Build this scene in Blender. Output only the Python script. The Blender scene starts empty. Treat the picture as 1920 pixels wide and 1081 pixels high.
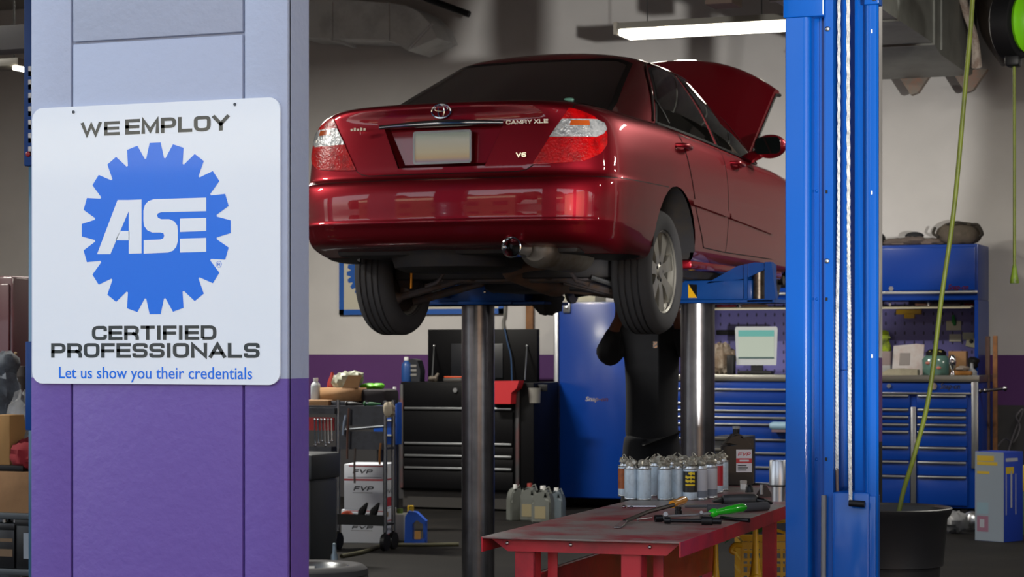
import bpy, bmesh, math, random
from mathutils import Vector, Matrix
import numpy as np
random.seed(7)
PI = math.pi
SC = bpy.context.scene
COL = SC.collection

# ------------------------------------------------------------------ camera
F = 4150.0                       # focal length in pixels of the 1920 px wide frame
PSI = math.radians(21.7)         # heading of the view, left of the building's +Y axis
EYE = 1.40
HOR = 658.0                      # horizon row
cam_d = bpy.data.cameras.new('camera')
cam = bpy.data.objects.new('camera', cam_d)
COL.objects.link(cam)
cam_d.sensor_width = 36.0
cam_d.lens = 36.0 * F / 1920.0
cam_d.shift_y = (HOR - 540.5) / 1920.0
cam_d.clip_end = 500
cam.location = (0, 0, EYE)
cam.rotation_euler = (PI / 2, 0, PSI)
cam_d.dof.use_dof = True
cam_d.dof.focus_distance = 6.2
cam_d.dof.aperture_fstop = 14.0
SC.camera = cam

# ------------------------------------------------------------------ light
SC.view_settings.view_transform = 'Standard'
SC.view_settings.look = 'None'
SC.view_settings.gamma = 1.0
SC.view_settings.use_curve_mapping = False
SC.view_settings.exposure = 0.12
SC.cycles.use_denoising = True
SC.cycles.max_bounces = 8
SC.cycles.sample_clamp_indirect = 6.0
world = bpy.data.worlds.new('sky')
SC.world = world
world.use_nodes = True
wn = world.node_tree.nodes
wl = world.node_tree.links
for n in list(wn): wn.remove(n)
sky = wn.new('ShaderNodeTexSky')
sky.sky_type = 'NISHITA'
sky.sun_disc = False
sky.sun_elevation = math.radians(42)
sky.sun_rotation = math.radians(-45)
sky.air_density = 1.0
sky.dust_density = 1.2
bg = wn.new('ShaderNodeBackground')
bg.inputs['Strength'].default_value = 0.47
wo = wn.new('ShaderNodeOutputWorld')
hsv = wn.new('ShaderNodeHueSaturation')
hsv.inputs['Saturation'].default_value = .38    # sky greyed so that its light is less blue
wl.new(sky.outputs[0], hsv.inputs['Color'])
wl.new(hsv.outputs[0], bg.inputs['Color'])
wl.new(bg.outputs[0], wo.inputs['Surface'])

def lamp(name, kind, loc, energy, color=(1, 1, 1), target=None, **kw):
    d = bpy.data.lights.new(name, kind)
    d.energy = energy; d.color = color
    for k, v in kw.items(): setattr(d, k, v)
    o = bpy.data.objects.new(name, d)
    COL.objects.link(o); o.location = loc
    if target is not None:
        o.rotation_euler = (Vector(target) - Vector(loc)).to_track_quat('-Z', 'Y').to_euler()
    return o

# sun high behind the building: the street is lit, the facade stands in shade
lamp('sun', 'SUN', (-22, 22, 27), 5.4, (1, .94, .85), target=(3, 0, 0), angle=math.radians(.6))
# added narrow spot for a low reflected light whose real source is unseen
lamp('low_reflection_spot', 'SPOT', (5.0, -7.0, .4), 10500, (1, .97, .92), target=(-5.75, 19.2, 3.4), spot_size=math.radians(9.6), spot_blend=.12, shadow_soft_size=.14)
# fill lamps added under the ceiling, outside the view, to brighten the interior
for (lx, ly, le) in ((-9.5, 9.0, 210), (-8.5, 14.6, 340), (-1.2, 14.5, 120), (4, 9.5, 60), (4.5, 15, 120)):
    lamp('unseen_fill_lamp', 'AREA', (lx, ly, 4.2), le, (1, .95, .86), target=(lx, ly, 0), shape='RECTANGLE', size=1.2, size_y=.25)

# ------------------------------------------------------------------ helpers
FW = Vector((-math.sin(PSI), math.cos(PSI), 0)); RT = Vector((math.cos(PSI), math.sin(PSI), 0)); UP = Vector((0, 0, 1))
def ray(px, py): return FW + RT * ((px - 960) / F) + UP * ((HOR - py) / F)
def atY(px, py, Y):
    d = ray(px, py); return d * (Y / d.y) + Vector((0, 0, EYE))
def atX(px, py, X):
    d = ray(px, py); return d * (X / d.x) + Vector((0, 0, EYE))
def atZ(px, py, z):
    d = ray(px, py); return d * ((z - EYE) / d.z) + Vector((0, 0, EYE))
def atD(px, py, dd): return ray(px, py) * dd + Vector((0, 0, EYE))

def srgb(h):
    h = h.lstrip('#'); v = [int(h[i:i + 2], 16) / 255 for i in (0, 2, 4)]
    return tuple(x / 12.92 if x <= .04045 else ((x + .055) / 1.055) ** 2.4 for x in v)

MATS = {}
def mat(name, col, rough=.5, metal=0, coat=0, spec=.5, emit=0, wear=None, wear_scale=6, bump=0, bump_scale=60, trans=0, alpha=1, coat_rough=.05, wear_lo=.45, wear_hi=.65):
    if name in MATS: return MATS[name]
    m = bpy.data.materials.new(name); m.use_nodes = True
    nt = m.node_tree; b = nt.nodes['Principled BSDF']
    c = srgb(col) if isinstance(col, str) else col
    b.inputs['Base Color'].default_value = (*c, 1)
    b.inputs['Roughness'].default_value = rough
    b.inputs['Metallic'].default_value = metal
    b.inputs['Coat Weight'].default_value = coat
    b.inputs['Coat Roughness'].default_value = coat_rough
    b.inputs['Specular IOR Level'].default_value = spec
    b.inputs['Transmission Weight'].default_value = trans
    b.inputs['Alpha'].default_value = alpha
    if emit:
        b.inputs['Emission Color'].default_value = (*c, 1)
        b.inputs['Emission Strength'].default_value = emit
    tc = nt.nodes.new('ShaderNodeTexCoord')
    if wear:
        n = nt.nodes.new('ShaderNodeTexNoise'); n.inputs['Scale'].default_value = wear_scale; n.inputs['Detail'].default_value = 8
        n.inputs['Roughness'].default_value = .65
        r = nt.nodes.new('ShaderNodeValToRGB')
        r.color_ramp.elements[0].position = wear_lo; r.color_ramp.elements[1].position = wear_hi
        r.color_ramp.elements[0].color = (*c, 1); r.color_ramp.elements[1].color = (*srgb(wear), 1)
        nt.links.new(tc.outputs['Object'], n.inputs['Vector']); nt.links.new(n.outputs['Fac'], r.inputs['Fac'])
        nt.links.new(r.outputs['Color'], b.inputs['Base Color'])
    if bump:
        n2 = nt.nodes.new('ShaderNodeTexNoise'); n2.inputs['Scale'].default_value = bump_scale; n2.inputs['Detail'].default_value = 4
        bp = nt.nodes.new('ShaderNodeBump'); bp.inputs['Strength'].default_value = bump; bp.inputs['Distance'].default_value = .004
        nt.links.new(tc.outputs['Object'], n2.inputs['Vector']); nt.links.new(n2.outputs['Fac'], bp.inputs['Height'])
        nt.links.new(bp.outputs['Normal'], b.inputs['Normal'])
    MATS[name] = m
    return m

def band_mat(name, bands, rough=.6, bump=.25, bump_scale=45, grain=.06):
    """A painted wall: bands = [(bottom height, colour)...] from the floor up."""
    m = bpy.data.materials.new(name); m.use_nodes = True
    nt = m.node_tree; b = nt.nodes['Principled BSDF']
    geo = nt.nodes.new('ShaderNodeNewGeometry'); sep = nt.nodes.new('ShaderNodeSeparateXYZ')
    mp = nt.nodes.new('ShaderNodeMapRange'); mp.inputs['From Min'].default_value = 0; mp.inputs['From Max'].default_value = 5
    rp = nt.nodes.new('ShaderNodeValToRGB'); rp.color_ramp.interpolation = 'CONSTANT'
    els = rp.color_ramp.elements
    els[0].position = 0; els[0].color = (*srgb(bands[0][1]), 1)
    els[1].position = bands[1][0] / 5; els[1].color = (*srgb(bands[1][1]), 1)
    for z, c in bands[2:]:
        e = els.new(z / 5); e.color = (*srgb(c), 1)
    nz = nt.nodes.new('ShaderNodeTexNoise'); nz.inputs['Scale'].default_value = 2.3; nz.inputs['Detail'].default_value = 6
    hs = nt.nodes.new('ShaderNodeMixRGB'); hs.blend_type = 'MULTIPLY'; hs.inputs['Fac'].default_value = grain * 4
    b.inputs['Roughness'].default_value = rough
    nt.links.new(geo.outputs['Position'], sep.inputs[0]); nt.links.new(sep.outputs['Z'], mp.inputs['Value'])
    nt.links.new(mp.outputs[0], rp.inputs['Fac']); nt.links.new(geo.outputs['Position'], nz.inputs['Vector'])
    nt.links.new(rp.outputs['Color'], hs.inputs['Color1']); nt.links.new(nz.outputs['Fac'], hs.inputs['Color2'])
    nt.links.new(hs.outputs['Color'], b.inputs['Base Color'])
    n2 = nt.nodes.new('ShaderNodeTexNoise'); n2.inputs['Scale'].default_value = bump_scale; n2.inputs['Detail'].default_value = 5
    bp = nt.nodes.new('ShaderNodeBump'); bp.inputs['Strength'].default_value = bump; bp.inputs['Distance'].default_value = .004
    nt.links.new(geo.outputs['Position'], n2.inputs['Vector']); nt.links.new(n2.outputs['Fac'], bp.inputs['Height'])
    nt.links.new(bp.outputs['Normal'], b.inputs['Normal'])
    return m

def catmull(pts, n):
    P = [np.array(p, float) for p in pts]
    P = [2 * P[0] - P[1]] + P + [2 * P[-1] - P[-2]]
    out = []; segs = len(P) - 3
    for i in range(n):
        t = i / (n - 1) * segs; k = min(int(t), segs - 1); u = t - k
        a, b, c, d = P[k:k + 4]
        out.append(.5 * (2 * b + (c - a) * u + (2 * a - 5 * b + 4 * c - d) * u * u + (3 * b - a - 3 * c + d) * u ** 3))
    return out

class MB:
    def __init__(s): s.bm = bmesh.new(); s.mi = 0
    def _f(s, vs, sm=True):
        try:
            f = s.bm.faces.new(vs); f.material_index = s.mi; f.smooth = sm; f.normal_update(); return f
        except ValueError: return None
    def box(s, x0, x1, y0, y1, z0, z1, bev=0, M=None):
        v = [s.bm.verts.new((x, y, z)) for x in (x0, x1) for y in (y0, y1) for z in (z0, z1)]
        fs = [s._f([v[i] for i in q]) for q in ((0, 1, 3, 2), (4, 6, 7, 5), (0, 4, 5, 1), (2, 3, 7, 6), (0, 2, 6, 4), (1, 5, 7, 3))]
        if bev:
            es = list({e for f in fs for e in f.edges})
            r = bmesh.ops.bevel(s.bm, geom=es, offset=bev, segments=2, affect='EDGES', profile=.5)
            for f in r['faces']: f.material_index = s.mi; f.smooth = True
            v = list({w for f in r['faces'] for w in f.verts})
        if M is not None: bmesh.ops.transform(s.bm, matrix=M, verts=[w for w in v if w.is_valid])
        return s
    def cyl(s, p0, p1, r, r2=None, n=20, cap=True):
        p0 = Vector(p0); p1 = Vector(p1); r2 = r if r2 is None else r2
        d = (p1 - p0).normalized(); a = d.orthogonal().normalized(); b = d.cross(a)
        A = []; B = []
        for i in range(n):
            t = 2 * PI * i / n; o = a * math.cos(t) + b * math.sin(t)
            A.append(s.bm.verts.new(p0 + o * r)); B.append(s.bm.verts.new(p1 + o * r2))
        for i in range(n): s._f([A[i], A[(i + 1) % n], B[(i + 1) % n], B[i]])
        if cap: s._f(A[::-1]); s._f(B)
        return s
    def tube(s, pts, r, n=8, cap=True, rn=None):
        pts = [Vector(p) for p in pts]
        if rn:
            if isinstance(r, (list, tuple)): r = [float(np.interp(i / (rn - 1) * (len(r) - 1), range(len(r)), r)) for i in range(rn)]
            pts = [Vector(p) for p in catmull(pts, rn)]
        rs = r if isinstance(r, (list, tuple)) else [r] * len(pts)
        prev = None; rings = []
        for i, p in enumerate(pts):
            d = (pts[min(i + 1, len(pts) - 1)] - pts[max(i - 1, 0)]).normalized()
            a = d.orthogonal().normalized() if prev is None else (prev - d * prev.dot(d)).normalized()
            prev = a; b = d.cross(a)
            rings.append([s.bm.verts.new(p + (a * math.cos(2 * PI * k / n) + b * math.sin(2 * PI * k / n)) * rs[i]) for k in range(n)])
        for A, B in zip(rings, rings[1:]):
            for k in range(n): s._f([A[k], A[(k + 1) % n], B[(k + 1) % n], B[k]])
        if cap: s._f(rings[0][::-1]); s._f(rings[-1])
        return s
    def lathe(s, prof, o=(0, 0, 0), axis=(0, 0, 1), n=32, sx=1, sy=1):
        o = Vector(o); ax = Vector(axis).normalized()
        a = Vector((1, 0, 0)) if abs(ax.x) < .9 else Vector((0, 1, 0))
        a = (a - ax * a.dot(ax)).normalized(); b = ax.cross(a); rings = []
        for r, h in prof:
            if r < 1e-6: rings.append([s.bm.verts.new(o + ax * h)])
            else: rings.append([s.bm.verts.new(o + ax * h + a * r * sx * math.cos(2 * PI * k / n) + b * r * sy * math.sin(2 * PI * k / n)) for k in range(n)])
        for A, B in zip(rings, rings[1:]):
            for k in range(n):
                q = (k + 1) % n
                if len(A) == 1 and len(B) == 1: continue
                if len(A) == 1: s._f([A[0], B[q], B[k]])
                elif len(B) == 1: s._f([A[k], A[q], B[0]])
                else: s._f([A[k], A[q], B[q], B[k]])
        return s
    def prism(s, poly, f0, f1):
        """poly: 2-D points; f0, f1 map (u, v) to 3-D points of the two faces"""
        A = [s.bm.verts.new(f0(u, v)) for u, v in poly]; B = [s.bm.verts.new(f1(u, v)) for u, v in poly]
        n = len(A)
        fa = s._f(A[::-1], False); fb = s._f(B, False)
        for i in range(n): s._f([A[i], A[(i + 1) % n], B[(i + 1) % n], B[i]], True)
        fs = [f for f in (fa, fb) if f and len(f.verts) > 4]
        if fs: bmesh.ops.triangulate(s.bm, faces=fs)
        return s
    def ball(s, c, r, n=16, squash=(1, 1, 1), lump=0, seed=0):
        c = Vector(c); rr = random.Random(seed); m = max(6, n // 2); rings = []
        for i in range(m + 1):
            t = PI * i / m
            if i in (0, m): rings.append([s.bm.verts.new(c + Vector((0, 0, r * squash[2] * math.cos(t))))]); continue
            ring = []
            for k in range(n):
                p = 2 * PI * k / n; q = r * (1 + lump * (rr.random() - .5) * 2)
                ring.append(s.bm.verts.new(c + Vector((q * squash[0] * math.sin(t) * math.cos(p), q * squash[1] * math.sin(t) * math.sin(p), q * squash[2] * math.cos(t)))))
            rings.append(ring)
        for A, B in zip(rings, rings[1:]):
            for k in range(n):
                q = (k + 1) % n
                if len(A) == 1: s._f([A[0], B[k], B[q]])
                elif len(B) == 1: s._f([A[k], B[0], A[q]])
                else: s._f([A[k], B[k], B[q], A[q]])
        return s
    def grid(s, fn, nu, nv, thick=0):
        V = [[s.bm.verts.new(fn(i / nu, j / nv)) for j in range(nv + 1)] for i in range(nu + 1)]
        for i in range(nu):
            for j in range(nv): s._f([V[i][j], V[i + 1][j], V[i + 1][j + 1], V[i][j + 1]])
        return s
    def m(s, i): s.mi = i; return s
    def build(s, name, mats, parent=None, world=False, loc=None, rz=0, sharp=38, fixn=True):
        bm = s.bm
        root = parent
        if world and parent is not None:
            while root.parent is not None: root = root.parent
            bmesh.ops.translate(bm, vec=-Vector(root.location), verts=bm.verts)
        if fixn: bmesh.ops.recalc_face_normals(bm, faces=bm.faces)
        bm.normal_update()
        for e in bm.edges:
            if len(e.link_faces) == 2: e.smooth = e.calc_face_angle(0) < math.radians(sharp)
        me = bpy.data.meshes.new(name); bm.to_mesh(me); bm.free()
        for mm in (mats if isinstance(mats, (list, tuple)) else [mats]): me.materials.append(mm)
        o = bpy.data.objects.new(name, me); COL.objects.link(o)
        if parent is not None: o.parent = parent
        if loc is not None: o.location = loc
        if rz: o.rotation_euler.z = rz
        return o

def tag(o, label=None, cat=None, group=None, kind=None):
    if label: o['label'] = label
    if cat: o['category'] = cat
    if group: o['group'] = group
    if kind: o['kind'] = kind
    return o
def thing(name, loc, label, cat, group=None, rz=0):
    o = bpy.data.objects.new(name, None); COL.objects.link(o)
    o.location = loc; o.rotation_euler.z = rz; o.empty_display_size = .1
    return tag(o, label, cat, group)
def struct(o): o['kind'] = 'structure'; return o
def copy_tree(o, parent=None):
    c = o.copy(); COL.objects.link(c); c.parent = parent
    for ch in list(o.children): copy_tree(ch, c)
    return c

# ---- lettering: wide block capitals drawn as thick strokes ----
R_ = 'r'
GLY = {
 'W': (1.35, [[(0, 1), (.25, 0), (.5, .9), (.75, 0), (1, 1)]]), 'E': (.95, [[(1, 1), (0, 1), (0, 0), (1, 0)], [(0, .5), (.95, .5)]]),
 'M': (1.2, [[(0, 0), (0, 1), (.5, .12), (1, 1), (1, 0)]]), 'P': (1, [[(0, 0), (0, 1), (1, 1, R_), (1, .4, R_), (0, .4)]]),
 'L': (.9, [[(0, 1), (0, 0), (1, 0)]]), 'O': (1.1, [[(.5, 1), (1, 1, R_), (1, 0, R_), (0, 0, R_), (0, 1, R_), (.5, 1)]]),
 'Y': (1.1, [[(0, 1), (.5, .42), (1, 1)], [(.5, .42), (.5, 0)]]), 'C': (1.05, [[(1, .80), (1, 1, R_), (0, 1, R_), (0, 0, R_), (1, 0, R_), (1, .20)]]),
 'R': (1.02, [[(0, 0), (0, 1), (1, 1, R_), (1, .42, R_), (0, .42)], [(.7, .42), (1, .26, R_), (1, 0)]]),
 'T': (.95, [[(0, 1), (1, 1)], [(.5, 1), (.5, 0)]]), 'I': (.12, [[(.5, 0), (.5, 1)]]), 'F': (.9, [[(0, 0), (0, 1), (1, 1)], [(0, .47), (.95, .47)]]),
 'D': (1.05, [[(0, 0), (0, 1), (1, 1, R_), (1, 0, R_), (0, 0)]]),
 'S': (1.02, [[(1, .86), (1, 1, R_), (0, 1, R_), (0, .5, R_), (1, .5, R_), (1, 0, R_), (0, 0, R_), (0, .14)]]),
 'N': (1.08, [[(0, 0), (0, 1), (1, 0), (1, 1)]]), 'A': (1.15, [[(0, 0), (.5, 1), (1, 0)], [(.2, .28), (.8, .28)]]),
 'V': (1.1, [[(0, 1), (.5, 0), (1, 1)]]), 'X': (1.0, [[(0, 0), (1, 1)], [(0, 1), (1, 0)]]), '6': (1, [[(1, 1), (0, 1, R_), (0, 0, R_), (1, 0, R_), (1, .52, R_), (0, .52)]]),
 '-': (.5, [[(0, .5), (1, .5)]]), 'U': (1.05, [[(0, 1), (0, 0, R_), (1, 0, R_), (1, 1)]]), 'Z': (1, [[(0, 1), (1, 1), (0, 0), (1, 0)]]),
 'H': (1, [[(0, 0), (0, 1)], [(1, 0), (1, 1)], [(0, .5), (1, .5)]]), 'K': (1, [[(0, 0), (0, 1)], [(1, 1), (0, .45), (1, 0)]]), 'B': (1, [[(0, 0), (0, 1), (1, 1, R_), (1, .5, R_), (0, .5)], [(1, .5), (1, 0, R_), (0, 0)]]),
}
def stroke_quads(path, t, rad):
    P = []
    for i, p in enumerate(path):
        if len(p) == 3 and 0 < i < len(path) - 1:
            a = Vector(path[i - 1][:2]); b = Vector(p[:2]); c = Vector(path[i + 1][:2])
            r1 = min(rad, (a - b).length / 2.01, (c - b).length / 2.01)
            s0 = b + (a - b).normalized() * r1; s1 = b + (c - b).normalized() * r1
            for k in range(6):
                u = k / 5; P.append(s0 * (1 - u) ** 2 + b * 2 * u * (1 - u) + s1 * u * u)
        else: P.append(Vector(p[:2]))
    L = []; Rr = []
    for i, p in enumerate(P):
        d0 = (p - P[i - 1]).normalized() if i else None
        d1 = (P[i + 1] - p).normalized() if i < len(P) - 1 else None
        d0 = d0 or d1; d1 = d1 or d0
        n0 = Vector((-d0.y, d0.x)); n1 = Vector((-d1.y, d1.x)); n = n0 + n1
        n = n.normalized() if n.length > 1e-4 else n0
        k = t / 2 / max(.45, n.dot(n0))
        L.append(p + n * k); Rr.append(p - n * k)
    return [(L[i], L[i + 1], Rr[i + 1], Rr[i]) for i in range(len(P) - 1)]
def lettering(mb, text, x0, x1, y0, h, fn, t=.2, gap=.22, space=.45, slant=0):
    """text fitted between x0 and x1 on base line y0, cap height h; fn maps (x, y) to 3-D"""
    tw = sum((GLY[c][0] + t + gap) if c != ' ' else space for c in text) - gap
    k = (x1 - x0) / tw; x = 0
    for c in text:
        if c == ' ': x += space; continue
        w, paths = GLY[c]
        for path in paths:
            # stroke laid in height units so that strokes keep their weight
            q = [((x + t / 2 + p[0] * w) * k / 1.3, (t / 2 + p[1] * (1 - t)) * h) + tuple(p[2:]) for p in path]
            for a_, b_ in ((0, 1), (-1, -2)):     # square ends
                if q[0][:2] == q[-1][:2]: break
                e0, e1 = Vector(q[a_][:2]), Vector(q[b_][:2]); e0 = e0 + (e0 - e1).normalized() * t * h * .5; q[a_] = (e0.x, e0.y)
            for quad in stroke_quads(q, t * h, .3 * h):
                vs = [mb.bm.verts.new(fn(x0 + v.x * 1.3 + slant * v.y, y0 + v.y)) for v in quad]
                mb._f(vs, False)
        x += w + t + gap
    return mb
def font_mesh(mb, text, fn, size=1, sx=1, bold=0, align='LEFT'):
    """letters in the built-in typeface, as flat faces mapped by fn(x, y)"""
    cu = bpy.data.curves.new('lettering', 'FONT'); cu.body = text; cu.size = size; cu.offset = bold; cu.align_x = align; cu.resolution_u = 3
    ob = bpy.data.objects.new('lettering', cu); COL.objects.link(ob)
    dg = bpy.context.evaluated_depsgraph_get(); me = bpy.data.meshes.new_from_object(ob.evaluated_get(dg))
    base = [mb.bm.verts.new(fn(v.co.x * sx, v.co.y)) for v in me.vertices]
    for p in me.polygons: mb._f([base[i] for i in p.vertices], False)
    bpy.data.objects.remove(ob); bpy.data.curves.remove(cu); bpy.data.meshes.remove(me)
    return mb
def font_fit(mb, text, x0, x1, y0, h, fn, bold=0, slant=0):
    cu = bpy.data.curves.new('lettering', 'FONT'); cu.body = text; cu.size = 1; cu.offset = bold; cu.resolution_u = 3
    ob = bpy.data.objects.new('lettering', cu); COL.objects.link(ob)
    dg = bpy.context.evaluated_depsgraph_get(); me = bpy.data.meshes.new_from_object(ob.evaluated_get(dg))
    xs = [v.co.x for v in me.vertices]; ys = [v.co.y for v in me.vertices]
    k = (x1 - x0) / (max(xs) - min(xs)); ky = h / max(ys)
    base = [mb.bm.verts.new(fn(x0 + (v.co.x - min(xs)) * k + slant * v.co.y * ky, y0 + v.co.y * ky)) for v in me.vertices]
    for p in me.polygons: mb._f([base[i] for i in p.vertices], False)
    bpy.data.objects.remove(ob); bpy.data.curves.remove(cu); bpy.data.meshes.remove(me)
    return mb
# ------------------------------------------------------------------ materials
M_wall = band_mat('wall_paint', [(0, '#3a393b'), (.925, '#562a68'), (1.362, '#c9c6c3')], rough=.7, bump=.15)
M_pier = band_mat('pier_paint', [(0, '#5f4a93'), (.3, '#6750a0'), (1.313, '#a6b0c6')], rough=.42, bump=.5, bump_scale=38, grain=.02)
M_floor = mat('floor_concrete', '#121110', .8, spec=.15, wear='#1a1816', wear_scale=2.0, bump=.15)
M_out = mat('forecourt_concrete', '#77736b', .85, wear='#68645d', wear_scale=.8)
M_ceil = mat('ceiling_paint', '#8d8a85', .8)
M_blue = mat('lift_blue', '#0452aa', .36, coat=.5, coat_rough=.14, spec=.1, bump=.06, bump_scale=25)
M_blue2 = mat('lift_blue_dark', '#063e86', .4, coat=.1, spec=.3, coat_rough=.2, wear='#0a4790', wear_scale=4)
M_steel = mat('steel', '#b9bbbe', .36, 1)
M_chrome = mat('chrome', '#d8dadd', .07, 1)
M_dark = mat('black_plastic', '#101012', .5, spec=.3)
M_rubber = mat('tyre_rubber', '#4a4a4d', .85)
M_black = mat('black_paint', '#08080a', .35, coat=.1, spec=.3)
M_white = mat('white_plastic', '#d9dad8', .4)
M_alu = mat('aluminium', '#a8abad', .32, .9)

# ------------------------------------------------------------------ the setting
YF, YB, XL, XR, ZC = 5.17, 19.2, -14.8, 8.0, 4.9
struct(MB().box(XL - .3, XR + .3, YF - .35, YB + .3, -.2, 0).build('floor', M_floor))
struct(MB().box(-60, 60, -60, YF - .35, -.2, -.01).build('ground', M_out))
struct(MB().box(XL - .3, XR + .3, YF, YB + .3, ZC, ZC + .3).build('ceiling', M_ceil))
struct(MB().box(XL - .3, XR + .3, YB, YB + .3, 0, ZC).build('wall_back', M_wall))
struct(MB().box(XL - .3, XL, YF, YB, 0, ZC).build('wall_left', M_wall))
struct(MB().box(XR, XR + .3, YF, YB, 0, ZC).build('wall_right', M_wall))
hd = MB().box(XL - .3, XR + .3, YF, YF + .3, 3.5, 5.6)
for xx in (-12.9, -8.3, 1.5, 6.1): hd.box(xx, xx + .8, YF, YF + .3, 0, 3.5)
struct(hd.build('wall_front', M_pier))
# the pier that carries the sign: boards with grooves between them
px0, px1 = -3.482, -2.690
pb = MB(); g = .0035
xa = atY(134.5, 400, YF).x; xb = atY(456.5, 400, YF).x; zg = atY(295, 71.5, YF).z
pb.box(px0, px1, YF + .012, YF + .122, 0, 3.5)
for (a, b_, z0, z1) in ((px0, xa - g, 0, 3.5), (xa + g, xb - g, 0, zg - g), (xa + g, xb - g, zg + g, 3.5), (xb + g, px1, 0, 3.5)):
    pb.box(a, b_, YF, YF + .02, z0, z1, bev=.003)
struct(pb.build('column', M_pier))
# pipe column far inside behind the blue post
q = atD(1649.3, 675, 11.3)
M_pc = band_mat('pipe_column_paint', [(0, '#1d1b1f'), (.93, '#5d3a74'), (1.36, '#c9c5c2')], rough=.5)
struct(MB().box(q.x - .14, q.x, q.y - .07, q.y + .07, 0, ZC, bev=.006).build('column', M_pc))
struct(MB().box(XL, XR, 11.8, 12.05, 4.55, ZC).box(XL, XR, 15.4, 15.65, 4.6, ZC).build('beam', M_ceil))
# street front opposite, seen only in reflections
sb = MB().box(-40, -9, -36, -31, 0, 7.5).m(2).box(-40, -9, -31.05, -30.95, 5.3, 6.4).m(1)
for k in range(6): sb.box(-38 + k * 5, -35.5 + k * 5, -31.05, -30.98, .6, 2.6)
sb.m(0).box(-2, 30, -46, -40, 0, 6.5).m(2).box(-2, 12, -40.05, -39.95, 3.2, 4.4).m(1)
for k in range(5): sb.box(k * 6, 4 + k * 6, -40.05, -39.98, .3, 2.8)
sb.m(3)
for k in range(16): sb.ball((-60 + k * 8, -52 - (k % 3) * 2, 4.5 + (k * 7 % 5)), 5.5, n=14, lump=.2, seed=k)
struct(sb.build('street_wall', [mat('stucco', '#6a5643', .9), mat('street_window', '#15181c', .3), mat('street_trim', '#e6d6b4', .8), mat('street_trees', '#2a3320', .9)]))

struct(MB().box(5.7, 6.0, -16, 3.2, 0, 4.6).build('bounce_wall', mat('bounce_stucco', '#e8c4a0', .9)))  # unseen wall added to bounce warm sunlight onto the pier's side
# ------------------------------------------------------------------ the sign on the pier
YS = YF - .006
sign = thing('metal_sign', atY(294, 719, YS), 'white square metal sign with a blue gear emblem on the purple column', 'sign')
sx0 = atY(61.5, 460, YS).x; sx1 = atY(525.5, 460, YS).x
sz1 = atY(525, 181.5, YS).z; sz0 = atY(525, 721.3, YS).z
M_sign = mat('sign_white', '#e3ecf4', .16, coat=.6)
M_gear = mat('sign_blue', '#1473e6', .16, coat=.6)
M_ink = mat('sign_ink', '#3a4448', .16, coat=.6)
def rrect(x0, x1, z0, z1, r, n=6):
    out = []
    for cx, cz, a in ((x1 - r, z1 - r, 0), (x0 + r, z1 - r, 90), (x0 + r, z0 + r, 180), (x1 - r, z0 + r, 270)):
        for k in range(n + 1):
            t = math.radians(a + 90 * k / n); out.append((cx + r * math.cos(t), cz + r * math.sin(t)))
    return out
fl = lambda d: (lambda x, z: (x, YS - d, z))
MB().prism(rrect(sx0, sx1, sz0, sz1, .032), fl(.003), fl(-.004)).build('panel', M_sign, sign, world=True)
def sgn(px, py):       # point of the sign's face under a photo pixel
    p = atY(px, py, YS - .003); return p.x, p.z
gcx, gcz = sgn(291, 428)
gt = sgn(291, 267)[1]; gb = sgn(291, 589)[1]; GR = (gt - gb) / 2; gcz = (gt + gb) / 2
gp = []
for k in range(20):
    a = 90 + 18 * k
    for da, rr in ((-8.3, .825), (-4.2, 1), (4.2, 1), (8.3, .825)):
        t = math.radians(a + da); gp.append((gcx + GR * rr * math.cos(t), gcz + GR * rr * math.sin(t)))
ge = MB()
cv = ge.bm.verts.new((gcx, YS - .0035, gcz)); rv = [ge.bm.verts.new((x, YS - .0035, z)) for x, z in gp]
for i in range(len(rv)): ge._f([cv, rv[i], rv[(i + 1) % len(rv)]], False)
gear = ge.build('gear_emblem', M_gear, sign, world=True)
def cropq(x, y): return sgn(x / 2.0017, y / 2.0017)
lt = MB()
def flat(mb, pts, d=.004):
    v = [mb.bm.verts.new((x, YS - d, z)) for x, z in (cropq(*p) for p in pts)]
    f = mb._f(v, False)
    if f and len(v) > 4: bmesh.ops.triangulate(mb.bm, faces=[f])
for quad in (((365, 953), (415, 953), (484, 792), (484, 750), (442, 750)), ((484, 750), (484, 951), (532, 950), (532, 748)), ((434, 901), (452, 866), (486, 866), (486, 901))):
    flat(lt, quad)
flat(lt, ((775, 741), (775, 792), (606, 796), (594, 800), (590, 808), (594, 817), (606, 822), (636, 822), (655, 830), (666, 846), (668, 866), (668, 905), (662, 926), (650, 940), (632, 947), (540, 951), (540, 901), (604, 898), (614, 893), (617, 884), (614, 875), (604, 872), (572, 872), (554, 864), (542, 848), (539, 828), (539, 790), (545, 768), (558, 754), (578, 747)))
flat(lt, ((676, 820), (676, 870), (775, 866), (775, 817))); flat(lt, ((676, 895), (676, 947), (775, 944), (775, 892)))
lt.build('lettering', M_sign, gear, world=True)
sf = lambda x, z: (x, YS - .0036, z)
def box_text(mb, text, pl, pr, ptop, t=.215, gap=.24):
    (xa_, za), (xb_, zb) = sgn(*pl), sgn(*pr)
    h = sgn(*ptop)[1] - zb
    lettering(mb, text, xa_, xb_, (za + zb) / 2, h, sf, t=t, gap=gap, space=.55)
tx = MB(); box_text(tx, 'WE', (152.5, 256), (224, 252.5), (224, 226.5)); tx.build('top_lettering', M_ink, sign, world=True)
tx = MB(); box_text(tx, 'EMPLOY', (236, 252.2), (429, 244), (429, 215)); tx.build('top_lettering', M_ink, sign, world=True)
tx = MB(); box_text(tx, 'CERTIFIED', (173.5, 637.5), (405, 636), (405, 609)); tx.build('middle_lettering', M_ink, sign, world=True)
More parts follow.
